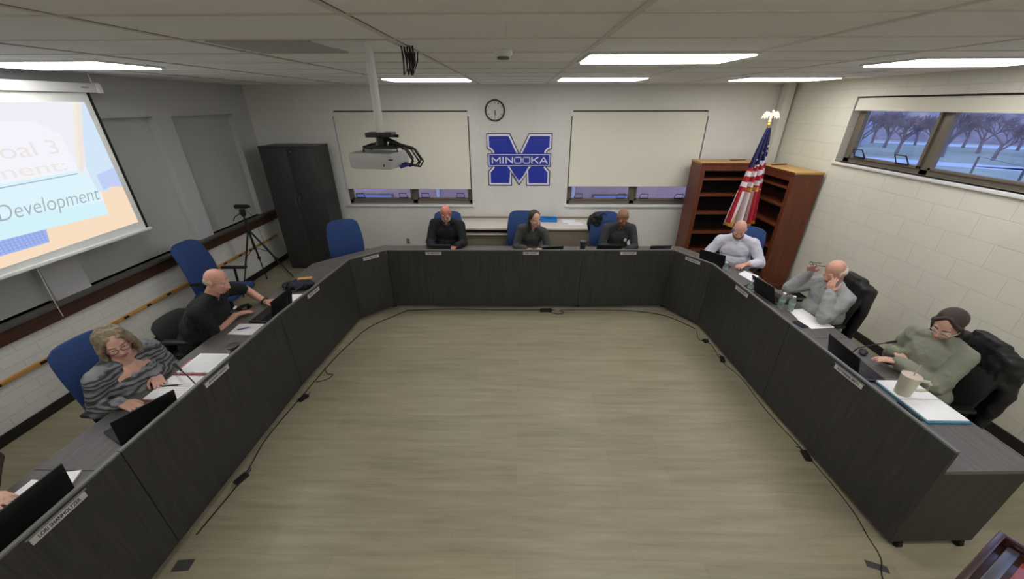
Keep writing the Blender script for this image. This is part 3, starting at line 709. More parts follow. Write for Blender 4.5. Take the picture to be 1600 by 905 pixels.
    if badge:
        bx, bz, bwid, bh, bm_ = badge
        c = P+S*(LN*.68)+Rq*bx+Fq*(.115*bw+g+.014+.0)
        MB().ell(c+S*bz, (bwid, .012, bh), TB, 14, 8).build('chest_badge', bm_, body)
    if watch:
        for (s, A, E, W, *_ ) in arms:
            if s == watch:
                d = (W-E).normalized(); c = W-d*.015; Fm = frame(d)
                MB().tube([c+Fm @ V((math.cos(a)*.036, math.sin(a)*.036, 0)) for a in [2*PI*k/18 for k in range(18)]], .008, 8, True).build('wristwatch', M_BLACK, body)
    # --- hair
    if hair == 'fringe':      # grey hair ring round a bald head
        b = MB()
        for k in range(15):
            a = math.radians(-112+k*16); sx, cy_ = math.sin(a), -math.cos(a)
            b.ell(h(.069*sx, -.022+.082*cy_, .0), (.017*hl, .017*hl, .036*hl), HB, 10, 8)
        child(b, 'hair', hairm, vox=.006, smooth=4)
    elif hair == 'stubble':
        b = MB()
        for k in range(13):
            a = math.radians(-96+k*16); sx, cy_ = math.sin(a), -math.cos(a)
            b.ell(h(.0645*sx, -.018+.082*cy_, .0), (.013*hl, .015*hl, .030*hl), HB, 10, 8)
        child(b, 'hair', hairm, vox=.006, smooth=4)
    elif hair == 'bob':       # wavy shoulder length hair
        b = MB(); b.ell(h(.0, -.024, .058), (.086*hl, .096*hl, .075*hl), HB, 20, 14); b.cap(h(-.045, .058, .075), h(-.085, .03, -.02), .014, .018); b.cap(h(.03, .062, .085), h(.088, .03, -.02), .014, .018); b.ell(h(0, -.04, .0), (.088*hl, .075*hl, .085*hl), HB, 20, 14)
        rn = random.Random(3)
        for k in range(26):
            a = math.radians(-106+k*8.5); sx, cy_ = math.sin(a), -math.cos(a)
            p0 = h(.066*sx, -.02+.072*cy_, .06); p1 = h(.086*sx+rn.uniform(-.006, .006), -.03+.085*cy_, -.03); p2 = h(.092*sx+rn.uniform(-.012, .012), -.04+.088*cy_, -.105+rn.uniform(-.02, .02)); p3 = p2-U*.05+HB @ V((rn.uniform(-.015, .015), 0, 0))
            b.cap(p0, p1, .022, .019); b.cap(p1, p2, .019, .016); b.cap(p2, p3, .016, .009)
        child(b, 'hair', hairm, vox=.007, smooth=1, disp=.016, dscale=.025)
    elif hair == 'long':      # straight, parted, to the shoulders
        b = MB(); b.ell(h(0, -.026, .047), (.084*hl, .095*hl, .084*hl), HB, 20, 14)
        for k in range(24):
            a = math.radians(-94+k*8.2); sx, cy_ = math.sin(a), -math.cos(a)
            p0 = h(.066*sx, -.018+.078*cy_, .06); p1 = h(.083*sx, -.02+.088*cy_, -.03); p2 = h(.080*sx, -.03+.085*cy_, -.13); p3 = p2-U*.07
            b.cap(p0, p1, .020, .018); b.cap(p1, p2, .018, .018); b.cap(p2, p3, .018, .012)
        child(b, 'hair', hairm, vox=.006, smooth=3, disp=.006, dscale=.02)
    elif hair == 'tied':      # centre parted, pulled back behind the neck
        b = MB(); b.ell(h(0, -.028, .047), (.083*hl, .096*hl, .084*hl), HB, 20, 14)
        for s in (-1, 1):
            b.cap(h(.010*s, .048, .112), h(.055*s, .052, .062), .012, .014); b.cap(h(.055*s, .052, .062), h(.076*s, .022, .02), .014, .017); b.cap(h(.074*s, .018, .03), h(.077*s, -.02, -.05), .018, .018); b.cap(h(.077*s, -.02, -.05), h(.062*s, -.01, -.12), .018, .016)
        b.ell(h(0, -.075, -.045), (.07*hl, .05*hl, .07*hl), HB)
        child(b, 'hair', hairm, vox=.006, smooth=3, disp=.004, dscale=.02)
    if beard:
        b = MB()
        for k in range(15):
            a = math.radians(-84+k*12); sx, cy_ = math.sin(a), math.cos(a)
            b.ell(h(.058*sx, .012+.062*cy_, -.070-.018*cy_), (.014*hl, .014*hl, .024*hl), HB, 10, 8)
        b.cap(h(-.02, .092, -.046), h(.02, .092, -.046), .006)
        child(b, 'beard', beard, vox=.006, smooth=4)
    if glasses:
        b = MB()
        for s in (-1, 1):
            b.tube([h(.033*s+.025*math.cos(a), .103, .0+.018*math.sin(a)) for a in [2*PI*k/16 for k in range(16)]], .0022, 6, True)
            b.tube([h(.057*s, .102, .004), h(.080*s, .06, .006), h(.084*s, -.005, .004)], .002, 6)
        b.tube([h(-.009, .103, .004), h(0, .106, .007), h(.009, .103, .004)], .002, 6)
        child(b, 'glasses', glasses)
    return body
M_TROUS = mat('dark_trousers', rgb(34, 34, 38), .85); M_BROW = mat('brow_hair', rgb(120, 95, 75), .8)
M_GREYHAIR = mat('grey_hair', rgb(176, 160, 148), .8); M_WHITEHAIR = mat('white_hair', rgb(206, 190, 180), .8)
M_DARKHAIR = mat('dark_brown_hair', rgb(58, 43, 37), .42, var=.35, vscale=30, bump=.6, bscale=90, stretch=(4, 4, .5)); M_BLONDE = mat('ashy_blonde_hair', rgb(136, 120, 96), .5, var=.4, vscale=26, bump=.6, bscale=70)
M_BLK = mat('black_knit', rgb(20, 21, 23), .9); M_CHAR = mat('charcoal_knit', rgb(50, 52, 54), .9, var=.12, vscale=60); M_GCARD = mat('grey_cardigan', rgb(66, 68, 66), .9, var=.2, vscale=30)
M_WSHIRT = mat('white_checked_shirt', rgb(206, 206, 220), .8, var=.05, vscale=120); M_GREYSW = mat('heather_grey_jumper', rgb(150, 152, 152), .9, var=.06, vscale=50); M_SAGE = mat('sage_jumper', rgb(132, 134, 120), .9, var=.06, vscale=80, bump=.3, bscale=140)
M_FLORAL = mat('dark_floral', rgb(30, 34, 30), .8, var=.5, vscale=18, col2=rgb(70, 40, 40))
M_BADGE = mat('white_badge', rgb(226, 214, 214), .6); M_SPEC = mat('spectacle_rim', rgb(110, 50, 50), .3); M_SPEC2 = mat('clear_rim', rgb(200, 200, 205), .2)
def stripe_mat():
    m = mat('striped_grey_knit', rgb(110, 112, 114), .9)
    N = m.node_tree.nodes; L = m.node_tree.links; b = N['Principled BSDF']
    t = N.new('ShaderNodeTexCoord'); mp = N.new('ShaderNodeMapping'); mp.inputs['Scale'].default_value = (.35, .5, 1); L.new(t.outputs['Object'], mp.inputs[0])
    w = N.new('ShaderNodeTexWave'); w.bands_direction = 'Z'; w.inputs['Scale'].default_value = 6.5; w.inputs['Distortion'].default_value = 11; w.inputs['Detail'].default_value = 3; w.inputs['Detail Scale'].default_value = 1.6
    L.new(mp.outputs[0], w.inputs['Vector']); r = N.new('ShaderNodeValToRGB'); L.new(w.outputs['Fac'], r.inputs[0])
    e = r.color_ramp.elements; e[0].position = .12; e[0].color = (*rgb(58, 60, 65), 1); e[1].position = .8; e[1].color = (*rgb(132, 134, 136), 1)
    x = e.new(.38); x.color = (*rgb(88, 92, 96), 1); L.new(r.outputs[0], b.inputs['Base Color']); return m
DN = (0, 0, -1)
person('woman in a striped grey sweater with wavy blonde hair and glasses at the left desk', (-3.05, 2.24), (-2.835, 2.15, 1.19), -8, -26, 12, -8,
       hands=[(1, (-2.80, 1.97, .805), (-.3, -.1, -1), (.95, -.15, -.1), DN, .35), (-1, (-2.82, 2.28, .80), (-.3, .75, -.8), (.75, -.65, -.05), DN, .5)],
       skinn='fair', shirt=stripe_mat(), thick=.018, build=1.08, hair='bob', hairm=M_BLONDE, glasses=M_SPEC, folds=.018, scoop=(.066, .030))
person('bald man in a black polo shirt at the left desk, looking to the right', (-3.16, 3.10), (-2.80, 3.11, 1.215), 8, -6, 14, 6,
       hands=[(1, (-2.84, 3.22, .795), (-.2, -1, -.35), (.65, .8, 0), (0, 0, -1), .5), (-1, (-2.72, 3.52, .79), (-.2, 1, -.3), (.95, .15, 0), DN, .3)],
       skinn='pink', shirt=M_BLK, sleeve=.42, thick=.022, build=1.25, hair='stubble', hairm=M_GREYHAIR, collar=M_BLK, badge=(-.09, .05, .028, .010, M_BADGE), watch=-1)
person('bald man with grey beard in a black pullover, leftmost at the back desk', (-1.13, 5.74), (-1.09, 5.50, 1.235), -90, 0, 24, 0,
       hands=[(1, (-1.29, 5.24, .81), (-.45, .1, -1), (.35, -.9, 0), DN, .5), (-1, (-.93, 5.24, .81), (.45, .1, -1), (-.35, -.9, 0), DN, .8)],
       skinn='red', shirt=M_BLK, thick=.022, build=1.15, beard=M_GREYHAIR, collar=M_CHAR, hair='stubble', hairm=M_GREYHAIR)
person('smiling woman with long dark hair in a grey cardigan at the back desk', (.13, 5.66), (.235, 5.33, 1.20), -88, 24, 12, -8,
       hands=[(1, (.10, 5.17, .80), (-.5, .2, -1), (.9, -.4, 0), DN, .4), (-1, (.33, 5.20, .80), (.5, .2, -1), (-.4, -.8, 0), DN, .5)],
       skinn='fair', shirt=M_GCARD, thick=.018, build=.98, hair='long', hairm=M_DARKHAIR)
person('bald brown skinned man in a charcoal quarter zip with a chest badge', (1.49, 5.64), (1.50, 5.34, 1.225), -90, 0, 26, 0,
       hands=[(1, (1.40, 5.17, .805), (-.55, .2, -1), (.8, -.6, 0), DN, .6), (-1, (1.57, 5.15, .81), (.7, .2, -1), (-.8, -.6, 0), DN, .7)],
       skinn='brown', shirt=M_CHAR, thick=.018, build=1.08, collar=M_CHAR, badge=(-.085, .01, .022, .032, M_BADGE))
person('balding man in a white shirt seated in front of the flag, looking down', (3.08, 5.04), (2.93, 4.87, 1.195), -125, 8, 28, 0,
       hands=[(1, (2.72, 4.86, .80), (-.5, .5, -.8), (-.5, -.8, 0), DN, .4), (-1, (2.97, 4.62, .80), (.9, -.2, -.6), (-.8, -.5, 0), DN, .5)],
       skinn='pink', shirt=M_WSHIRT, sleeve=.80, thick=.024, build=1.12, beard=mat('brown_beard', rgb(130, 88, 66), .8), collar=M_WSHIRT, trous=mat('tan_trousers', rgb(120, 105, 85), .8), folds=.018)
person('balding man in a grey jumper at the right desk, rubbing his eyes', (3.22, 3.50), (3.14, 3.48, 1.19), 176, 18, 22, 0,
       hands=[(1, (3.09, 3.72, 1.085), (-.9, .35, -1), (-.25, -.35, .9), (-.4, -.8, 0), .9), (-1, (3.05, 3.33, 1.03), (-.15, -.5, -1), (.0, .42, .95), (1, .3, .1), .75)],
       skinn='pink', shirt=M_GREYSW, thick=.024, build=1.14, hair='fringe', hairm=M_WHITEHAIR, collar=M_GREYSW, folds=.02, trous=mat('grey_trousers', rgb(80, 76, 78), .85))
t = empty('eyeglasses', (3.05, 3.66, 1.20)); k = MB()
for s_ in (-1, 1): k.tube([(.0, .028*s_+.022*math.cos(a), .017*math.sin(a)) for a in [2*PI*q/14 for q in range(14)]], .003, 6, True)
k.tube([(0, -.007, .004), (0, .007, .004)], .003, 6); k.build('rim', M_BLACK, t); MB().tube([(0, .05, .003), (.05, .055, .0), (.12, .05, -.01)], .003, 6).build('temple_arm', M_BLACK, t); MB().tube([(0, -.05, .003), (.05, -.05, .0), (.12, -.045, -.01)], .003, 6).build('temple_arm', M_BLACK, t)
tag(t, 'black eyeglasses held up in the raised hand of the man rubbing his eyes', 'eyeglasses')
person('woman in a sage jumper with dark hair and glasses, checking her watch', (3.30, 2.47), (3.225, 2.47, 1.20), 184, 20, 26, 6,
       hands=[(1, (3.12, 2.62, .85), (.25, .45, -1), (-.2, -.97, 0), (0, .2, -1), .4), (-1, (3.045, 2.49, .84), (.15, -.75, -.9), (-.8, .55, -.1), DN, .45)],
       skinn='fair', shirt=M_SAGE, thick=.026, build=1.02, hair='tied', hairm=M_DARKHAIR, glasses=M_SPEC2, watch=-1, folds=.02)
person('cropped person in a dark patterned top typing at the lower left edge', (-3.32, 1.10), (-3.02, 1.05, 1.22), 0, 0, 20, 0,
       hands=[(1, (-2.86, .96, .80), (-.3, -1, -.2), (.95, .1, 0), DN, .4), (-1, (-2.86, 1.27, .80), (-.2, 1, -.2), (.95, -.1, 0), DN, .45)],
       skinn='fair', shirt=M_FLORAL, thick=.018, build=1.0, hair='tied', hairm=M_DARKHAIR)

# ------------------------------------------------------------------ laptops and desk items
def laptop(x, y, deg, label, w=.33, d=.22, open_=105, col=None, z=DT):
    """deg = direction the user sits in, seen from the hinge"""
    m = col or M_BLACK; t = empty('laptop', (x, y, z), math.radians(deg))
    MB().box(0, d, -w/2, w/2, .002, .018, .004).build('laptop_base', m, t)
    k = MB(); 
    for i in range(5):
        for j in range(12): k.box(.03+i*.021, .047+i*.021, -w*.44+j*w*.073, -w*.44+j*w*.073+w*.062, .018, .0195)
    k.build('keyboard', M_SCREEN, t, False)
    a = math.radians(open_); M = rot_about(Matrix.Rotation(-(a-PI/2), 4, 'Y'), V((0, 0, .016)))
    l = MB().box(-.009, 0, -w/2, w/2, .016, .016+d, .003, M=M).build('lid', m, t)
    MB().box(0, .0012, -w/2+.01, w/2-.01, .03, .016+d-.012, M=M).build('screen', M_SCREEN, l, False)
    return tag(t, label, 'laptop', 'open laptops on the desks')
laptop(-2.44, 1.80, 155, 'black laptop open in front of the woman in the striped sweater', .33, .23, 108)
laptop(-2.42, 3.30, 178, 'black laptop open in front of the man in the black polo', .34, .24, 103)
laptop(-2.42, 1.12, 180, 'large black laptop at the bottom left corner of the picture', .38, .26, 100)
laptop(2.66, 2.53, -4, 'dark laptop open beside the cream mug on the right desk', .35, .21, 106)
laptop(2.74, 3.76, 8, 'black laptop open in front of the man rubbing his eyes', .33, .22, 112)
laptop(2.55, 4.64, 40, 'black laptop open in front of the man in the white shirt', .33, .22, 105)
laptop(.46, 4.97, 100, 'black laptop in front of the woman at the back desk', .30, .19, 112)
laptop(1.25, 4.96, 86, 'black laptop in front of the man with the chest badge', .34, .20, 102)
laptop(1.96, 4.99, 96, 'grey laptop alone at the right end of the back desk', .30, .19, 104, M_STEEL)
laptop(-1.10, 5.00, 90, 'grey laptop in front of the man in the black pullover', .30, .17, 100, M_STEEL)

def sheet(pts, label, name='paper', m=M_PAPER, th=.002, z=DT, group='white papers on the desks', lines=True):
    c = V((sum(p[0] for p in pts)/len(pts), sum(p[1] for p in pts)/len(pts)))
    o = MB().prism([(p[0]-c.x, p[1]-c.y) for p in pts], th, .0008).build(name, m, None, False); o.location = (c.x, c.y, z)
    return tag(o, label, name.replace('_', ' '), group)
def bar(a, c, w, z, h, m, name, label, cat, group=None):
    a, c = V(a), V(c); n = (c-a).normalized(); s = V((-n.y, n.x))*w/2
    o = MB().prism([tuple(x-a) for x in (a-s, c-s, c+s, a+s)], h).build(name, m); o.location = (a.x, a.y, z); return tag(o, label, cat, group)
def pen(a, c, z, m, label):
    t = empty('pen', (a[0], a[1], z)); d = V((c[0]-a[0], c[1]-a[1], 0))
    MB().cone((0, 0, .005), d*.8+V((0, 0, .005)), .005, seg=10).build('barrel', m, t); MB().cone(d*.8+V((0, 0, .005)), d+V((0, 0, .005)), .0045, .001, 10).build('tip', M_CHROME, t)
    return tag(t, label, 'pen', 'pens on the left desks')
# left: open binder with two stacks of paper, rings and pen
t = empty('ring_binder', (-2.60, 2.33, DT))
MB().box(-.15, .15, -.28, .29, .0008, .004, .001).build('cover', mat('red_binder', rgb(150, 60, 70), .6), t)
MB().box(-.14, .14, -.27, -.01, .004, .016, .001).build('page_stack', M_PAPER, t); MB().box(-.14, .14, .03, .285, .004, .018, .001).build('page_stack', M_PAPER, t)
k = MB()
for y in (-.09, 0, .09): k.tube([(y, -.03, .006), (y, -.02, .024), (y, .015, .026), (y, .035, .018)], .002, 6)
k.build('ring', M_CHROME, t); MB().box(.13, .152, -.02, .05, .012, .0175).build('tab', M_PINK, t); MB().box(-.156, -.13, .09, .2, .012, .0165).build('tab', M_PINK, t)
mp_ = mat('faint_print', rgb(190, 190, 195), .8); k = MB()
for i in range(11): k.box(-.11, .10, .05+i*.02, .053+i*.02, .018, .0184)
k.build('printed_lines', mp_, t, False); k = MB()
for i in range(9): k.box(-.11, .10, -.26+i*.02, -.257+i*.02, .016, .0164)
k.build('printed_lines', mp_, t, False)
tag(t, 'open ring binder with white pages in front of the woman in the striped sweater', 'binder')
pen((-2.71, 2.19), (-2.565, 2.21), DT+.017, M_INK, 'black pen lying on the open ring binder')
sheet([(-2.74, 2.94), (-2.50, 2.93), (-2.50, 3.13), (-2.75, 3.13)], 'white paper under the blue pen in front of the man in the black polo')
pen((-2.69, 3.01), (-2.59, 3.06), DT+.004, M_BLUEINK, 'blue pen on the white paper by the man in the black polo')
sheet([(-2.50, 3.55), (-2.40, 3.62), (-2.46, 3.78), (-2.62, 3.76)], 'small white paper to the right of the black laptop on the left desk')
sheet([(-2.59, 1.30), (-2.50, 1.31), (-2.57, 1.47), (-2.74, 1.44)], 'white paper stack at the lower left beside the large laptop', th=.01)
sheet([(-2.80, 1.26), (-2.68, 1.26), (-2.66, 1.40), (-2.80, 1.41)], 'white paper behind the large laptop near the cropped hand')
# tumblers and cups
def tumbler(x, y, label, r=.04, h=.13, m=M_STEEL, z=DT):
    t = empty('tumbler', (x, y, z))
    MB().lathe([(0, 0), (r*.78, 0), (r, h), (r*.9, h), (r*.7, .01), (0, .01)], (0, 0, 0)).build('cup_body', m, t)
    MB().lathe([(r*.97, 0), (r*1.04, .004), (r*1.0, .014), (r*.3, .016), (0, .016)], (0, 0, h)).build('lid', m, t)
    return tag(t, label, 'tumbler', 'metal tumblers')
tumbler(-2.44, 2.62, 'squat dark steel tumbler beyond the open ring binder', .05, .085)
tumbler(.90, 5.02, 'tall steel tumbler standing on the back desk left of the badge man', .042, .215)
def tissue(x, y, z, label, s=.03):
    o = MB().cone((0, 0, 0), (s*.3, 0, s*2.2), s, .004, 7).ell((0, 0, s*.7), (s, s*.7, s*.7)).build('tissue', M_PAPER); remesh(o, .006, 1, .012, .03); o.location = (x, y, z); return tag(o, label, 'tissue', 'crumpled white tissues')
tissue(.83, 4.96, DT+.002, 'crumpled white tissue beside the tall steel tumbler', .045)
tissue(-1.39, 4.95, DT+.004, 'small crumpled tissue at the left end of the back desk', .05)
# water bottles
def bottle(x, y, label, h=.17, r=.03):
    t = empty('water_bottle', (x, y, DT+.001))
    MB().lathe([(0, 0), (r*.9, 0), (r, .01), (r, h*.35), (r*.93, h*.42), (r, h*.5), (r, h*.68), (r*.42, h*.9), (r*.42, h*.93)], (0, 0, 0), 18).build('bottle_body', M_BOTTLE, t)
    MB().lathe([(r*.5, 0), (r*.5, .016), (0, .017)], (0, 0, h*.92), 16).build('cap', M_WHITE, t)
    MB().lathe([(r*1.02, 0), (r*1.02, h*.2)], (0, 0, h*.44), 18).build('bottle_label', mat('bottle_label', rgb(150, 175, 170), .5), t)
    return tag(t, label, 'water bottle', 'small clear water bottles')
bottle(2.78, 3.545, 'clear water bottle next to the papers, left one of the pair'); bottle(2.835, 3.475, 'clear water bottle next to the papers, right one of the pair')
bottle(2.62, 3.86, 'clear water bottle beside the laptop of the man rubbing his eyes'); bottle(2.60, 4.40, 'clear water bottle in front of the man in the white shirt')
# right desk papers, phone, mug, folder
sheet([(2.83, 3.49), (3.0, 3.52), (3.01, 3.30), (2.80, 3.22)], 'left white paper of two in front of the man rubbing his eyes')
sheet([(2.80, 3.30), (3.03, 3.34), (3.06, 3.15), (2.82, 3.12)], 'right white paper of two in front of the man rubbing his eyes', th=.003)
t = empty('smartphone', (2.765, 3.20, DT), .25); MB().box(-.035, .035, -.06, .06, .001, .01, .004).build('phone_body', M_BLACK, t); MB().box(-.031, .031, -.055, .055, .01, .0108).build('phone_screen', M_SCREEN, t)
tag(t, 'black smartphone on the edge of the white papers on the right desk', 'phone')
sheet([(2.80, 4.43), (2.93, 4.53), (3.02, 4.36), (2.85, 4.17)], 'white paper between the white shirt man and the black laptop')
t = empty('notebook', (2.90, 2.15, DT))
MB().box(-.132, .162, -.225, .205, .001, .012, .003).build('cover', M_TEAL, t); MB().box(-.125, .155, -.21, .20, .012, .022, .002).build('page_stack', M_PAPER, t)
MB().box(-.13, .16, -.012, -.008, .0222, .0228).build('page_line', M_EDGE, t)
MB().box(-.155, -.135, -.2, -.02, .001, .01, .003).build('spine_clip', M_BLACK, t)
tag(t, 'white notebook with teal cover lying open under the mug on the right desk', 'notebook')
t = empty('mug', (2.835, 2.20, DT+.023)); t.scale = (1.12, 1.12, 1.18)
MB().lathe([(0, 0), (.038, 0), (.042, .006), (.050, .13), (.052, .142), (.047, .142), (.044, .13), (.036, .012), (0, .012)], (0, 0, 0), 30).build('mug_body', M_MUG, t)
MB().tube([(.045, -.018, .115), (.085, -.034, .118), (.098, -.04, .10), (.096, -.04, .06), (.07, -.028, .045), (.040, -.016, .045)], .0095, 8).build('mug_handle', M_MUG, t)
MB().lathe([(0, 0), (.046, 0), (.046, .006), (0, .006)], (0, 0, .134)).build('mug_lid', mat('pinkish_lid', rgb(206, 186, 176), .4), t)
MB().cone((.01, 0, .138), (.022, .004, .215), .004, seg=8).build('straw', mat('clear_straw', rgb(190, 170, 165), .3), t)
tag(t, 'cream insulated mug with handle and straw standing on the notebook', 'mug')
o = MB().ell((0, 0, .016), (.055, .03, .017)).build('computer_mouse', M_BLACK); o.location = (2.99, 2.73, DT); o.rotation_euler = (0, 0, .8); tag(o, 'black computer mouse beside the laptop on the near right desk', 'computer mouse')
# gooseneck microphones
def mic(base, pts, label):
    t = empty('gooseneck_microphone', (*base, DT))
    MB().box(-.045, .045, -.035, .035, .001, .026, .008).build('mic_base', M_BLACK, t)
    P = [V((0, 0, .025))]+[V(p)-V((*base, DT)) for p in pts]
    sm = []
    for i in range(len(P)-1):
        for k in range(4): sm.append(P[i].lerp(P[i+1], k/4))
    sm.append(P[-1])
    MB().tube(sm, .0045, 8).build('gooseneck', M_BLACK, t); MB().cap(sm[-3], sm[-1], .008, .011).build('mic_head', M_BLACKM, t)
    return tag(t, label, 'microphone', 'gooseneck microphones on the desks')
mic((-2.36, 2.13), [(-2.37, 2.13, .84), (-2.48, 2.20, .86), (-2.70, 2.34, .86)], 'thin black gooseneck microphone reaching over the open ring binder')
mic((2.80, 2.66), [(2.84, 2.65, .86), (2.95, 2.62, .92), (3.06, 2.60, .96)], 'thin black gooseneck microphone between the laptop and the woman with glasses')
mic((2.66, 4.02), [(2.70, 3.98, .84), (2.84, 3.86, .88), (2.98, 3.78, .88)], 'thin black gooseneck microphone left of the man rubbing his eyes')
# dark bag with yellow things at the far end of the left desk
t = empty('tote_bag', (-2.56, 3.94, DT))
o = MB().ell((0, 0, .05), (.16, .10, .055)).ell((-.10, 0, .04), (.12, .09, .045)).build('bag_body', mat('navy_cloth', rgb(26, 28, 46), .8), t); remesh(o, .01, 2, .03, .05)
MB().tube([(-.1, -.05, .09), (-.14, -.12, .03), (0, -.13, .02), (.08, -.06, .08)], .009, 8).build('bag_strap', M_BLACK, t)
MB().box(-.02, .13, .0, .05, .10, .115, .003, M=Matrix.Rotation(.3, 4, 'Z')).build('yellow_packet', mat('yellow_packet', rgb(214, 160, 70), .6), t)
tag(t, 'flat navy bag with a yellow packet on top, on the left desk', 'bag')

# ------------------------------------------------------------------ cabinet, bookcases, credenzas
t = empty('cabinet', (-3.70, 6.50, 0)); w_, d_, h_ = .445, .24, 2.10
b = MB(); b.box(-w_, w_, -d_+.02, d_, .0, .06); b.box(-w_, -w_+.02, -d_+.02, d_, .06, h_-.025); b.box(w_-.02, w_, -d_+.02, d_, .06, h_-.025); b.box(-w_, w_, d_-.01, d_, .06, h_-.025); b.box(-w_-.005, w_+.005, -d_-.005, d_, h_-.025, h_, .003)
b.build('carcass', wood_mat('cabinet_laminate', rgb(34, 34, 35), rgb(50, 49, 49), 'Z', .4), t, False)
for s in (-1, 1):
    a, c = sorted((s*.002, s*(w_-.002))); dr = MB().box(a, c, -d_, -d_+.019, .062, h_-.027, .002).build('door', M_LAM, t)
    MB().tube([(s*.035, -d_, 1.14), (s*.035, -d_-.028, 1.15), (s*.035, -d_-.028, 1.29), (s*.035, -d_, 1.30)], .006, 8).build('handle', M_CHROME, dr)
MB().cone((.06, -d_-.006, h_-.08), (.06, -d_, h_-.08), .010).build('lock', M_CHROME, t)
tag(t, 'tall charcoal two-door cabinet in the back left corner', 'cabinet')
def bookcase(x, y, deg, w, d, h, label, shelves):
    t = empty('bookcase', (x, y, 0), math.radians(deg))
    b = MB(); b.box(-w/2, -w/2+.03, -d/2, d/2, 0, h-.03, .002); b.box(w/2-.03, w/2, -d/2, d/2, 0, h-.03, .002); b.box(-w/2+.03, w/2-.03, -d/2, -d/2+.02, h-.13, h-.03); b.box(-w/2+.03, w/2-.03, -d/2, -d/2+.02, 0, .1)
    b.build('carcass', M_CHERRY, t, False)
    b = MB(); b.box(-w/2-.012, w/2+.012, -d/2-.012, d/2, h-.03, h, .004); b.build('bookcase_top', [M_CHERRYTOP], t)
    MB().box(-w/2-.014, w/2+.014, -d/2-.014, -d/2-.011, h-.028, h-.004).build('top_edging', M_CHERRY, t)
    for a in (-w/2+.03, w/2-.07): MB().box(a, a+.04, -d/2-.002, -d/2+.018, .1, h-.13).build('face_stile', M_CHERRY, t, False)
    MB().box(-w/2+.03, w/2-.03, d/2-.01, d/2, .05, h-.03).build('back_panel', M_DARKBACK, t, False)
    for z in shelves: MB().box(-w/2+.03, w/2-.03, -d/2+.004, d/2-.01, z, z+.03, .002).build('shelf', M_CHERRY, t)
    return tag(t, label, 'bookcase', 'cherry wood bookcases in the corner')
bookcase(3.40, 6.49, 0, .98, .40, 1.86, 'cherry bookcase standing against the back wall, left one of the pair', (.35, .68, 1.02, 1.32, 1.58))
bookcase(4.07, 5.97, -90, .92, .40, 1.83, 'cherry bookcase along the right wall, right one of the pair', (.35, .68, 1.02, 1.32, 1.58))
bar((3.45, 6.5), (3.72, 6.56), .03, 1.861, .012, M_CHERRY, 'wooden_strip', 'short wooden strip lying on the left bookcase', 'wood strip', 'wood strips on the bookcases')
bar((3.95, 6.2), (4.22, 6.28), .03, 1.831, .014, M_CHERRY, 'wooden_strip', 'short wooden strip lying on the right bookcase', 'wood strip', 'wood strips on the bookcases')
def credenza(x0, x1, label, slot):
    t = empty('credenza', ((x0+x1)/2, 6.50, 0)); w = (x1-x0)/2; z = .80
    MB().box(-w, w, -.32, .30, z-.03, z, .004).build('credenza_top', M_GREYTOP, t)
    MB().box(-w, w, .30, .32, z-.03, z+.03, .002).build('rear_edge', M_TAN, t)
    b = MB(); b.box(-w+.02, -w+.045, -.30, .28, 0, z-.03); b.box(w-.045, w-.02, -.30, .28, 0, z-.03); zz = z-.03-(.07 if slot else 0); b.box(-w+.045, w-.045, -.30, -.28, .08, zz)
    b.build('credenza_body', M_TAN, t, False)
    if slot: MB().box(-w+.045, w-.045, -.33, .1, zz-.02, zz, .002).build('pull_out_tray', M_GREYTOP, t); MB().box(-w+.045, w-.045, -.22, -.2, zz, z-.03).build('slot_back', M_DARKBACK, t)
    return tag(t, label, 'credenza', 'pale topped credenzas at the back wall')
credenza(-1.05, -.08, 'pale topped credenza with a dark slot behind the man in black', True); credenza(-.075, 1.30, 'pale topped credenza under the logo holding the blue tray and papers', False)
t = empty('plastic_tray', (.56, 6.66, .801), -.08)
MB().box(-.16, .13, -.10, .10, 0, .006).build('tray_floor', M_BLUEBOX, t); k = MB(); k.box(-.16, .13, -.10, -.094, 0, .05); k.box(-.16, .13, .094, .10, 0, .05); k.box(-.16, -.154, -.1, .1, 0, .05); k.box(.124, .13, -.1, .1, 0, .05); k.build('tray_wall', M_BLUEBOX, t)
MB().box(-.08, .03, -.05, .05, .01, .035, .01).build('tray_content', mat('dark_teal', rgb(20, 60, 80), .5), t)
tag(t, 'bright blue plastic tray on the credenza behind the dark haired woman', 'tray')
sheet([(.80, 6.52), (1.0, 6.52), (1.02, 6.72), (.78, 6.72)], 'left white paper on the credenza under the logo', z=.80, group='papers on the credenza'); sheet([(.88, 6.36), (1.14, 6.38), (1.10, 6.56), (.86, 6.54)], 'right white paper on the credenza under the logo', z=.803, group='papers on the credenza')
t = empty('backpack', (1.24, 6.0, 0))
b = MB(); b.ell((0, 0, .95), (.13, .07, .17)).ell((.02, -.01, 1.05), (.09, .06, .09)); o = b.build('bag_body', M_CLEARBAG, t); remesh(o, .012, 2, .03, .06)
MB().tube([(.05, -.06, 1.10), (.12, -.10, 1.135), (.16, -.14, 1.10)], .010, 8).build('bag_strap', M_BLACK, t)
tag(t, 'black backpack hanging on the chair of the man with the chest badge', 'backpack')

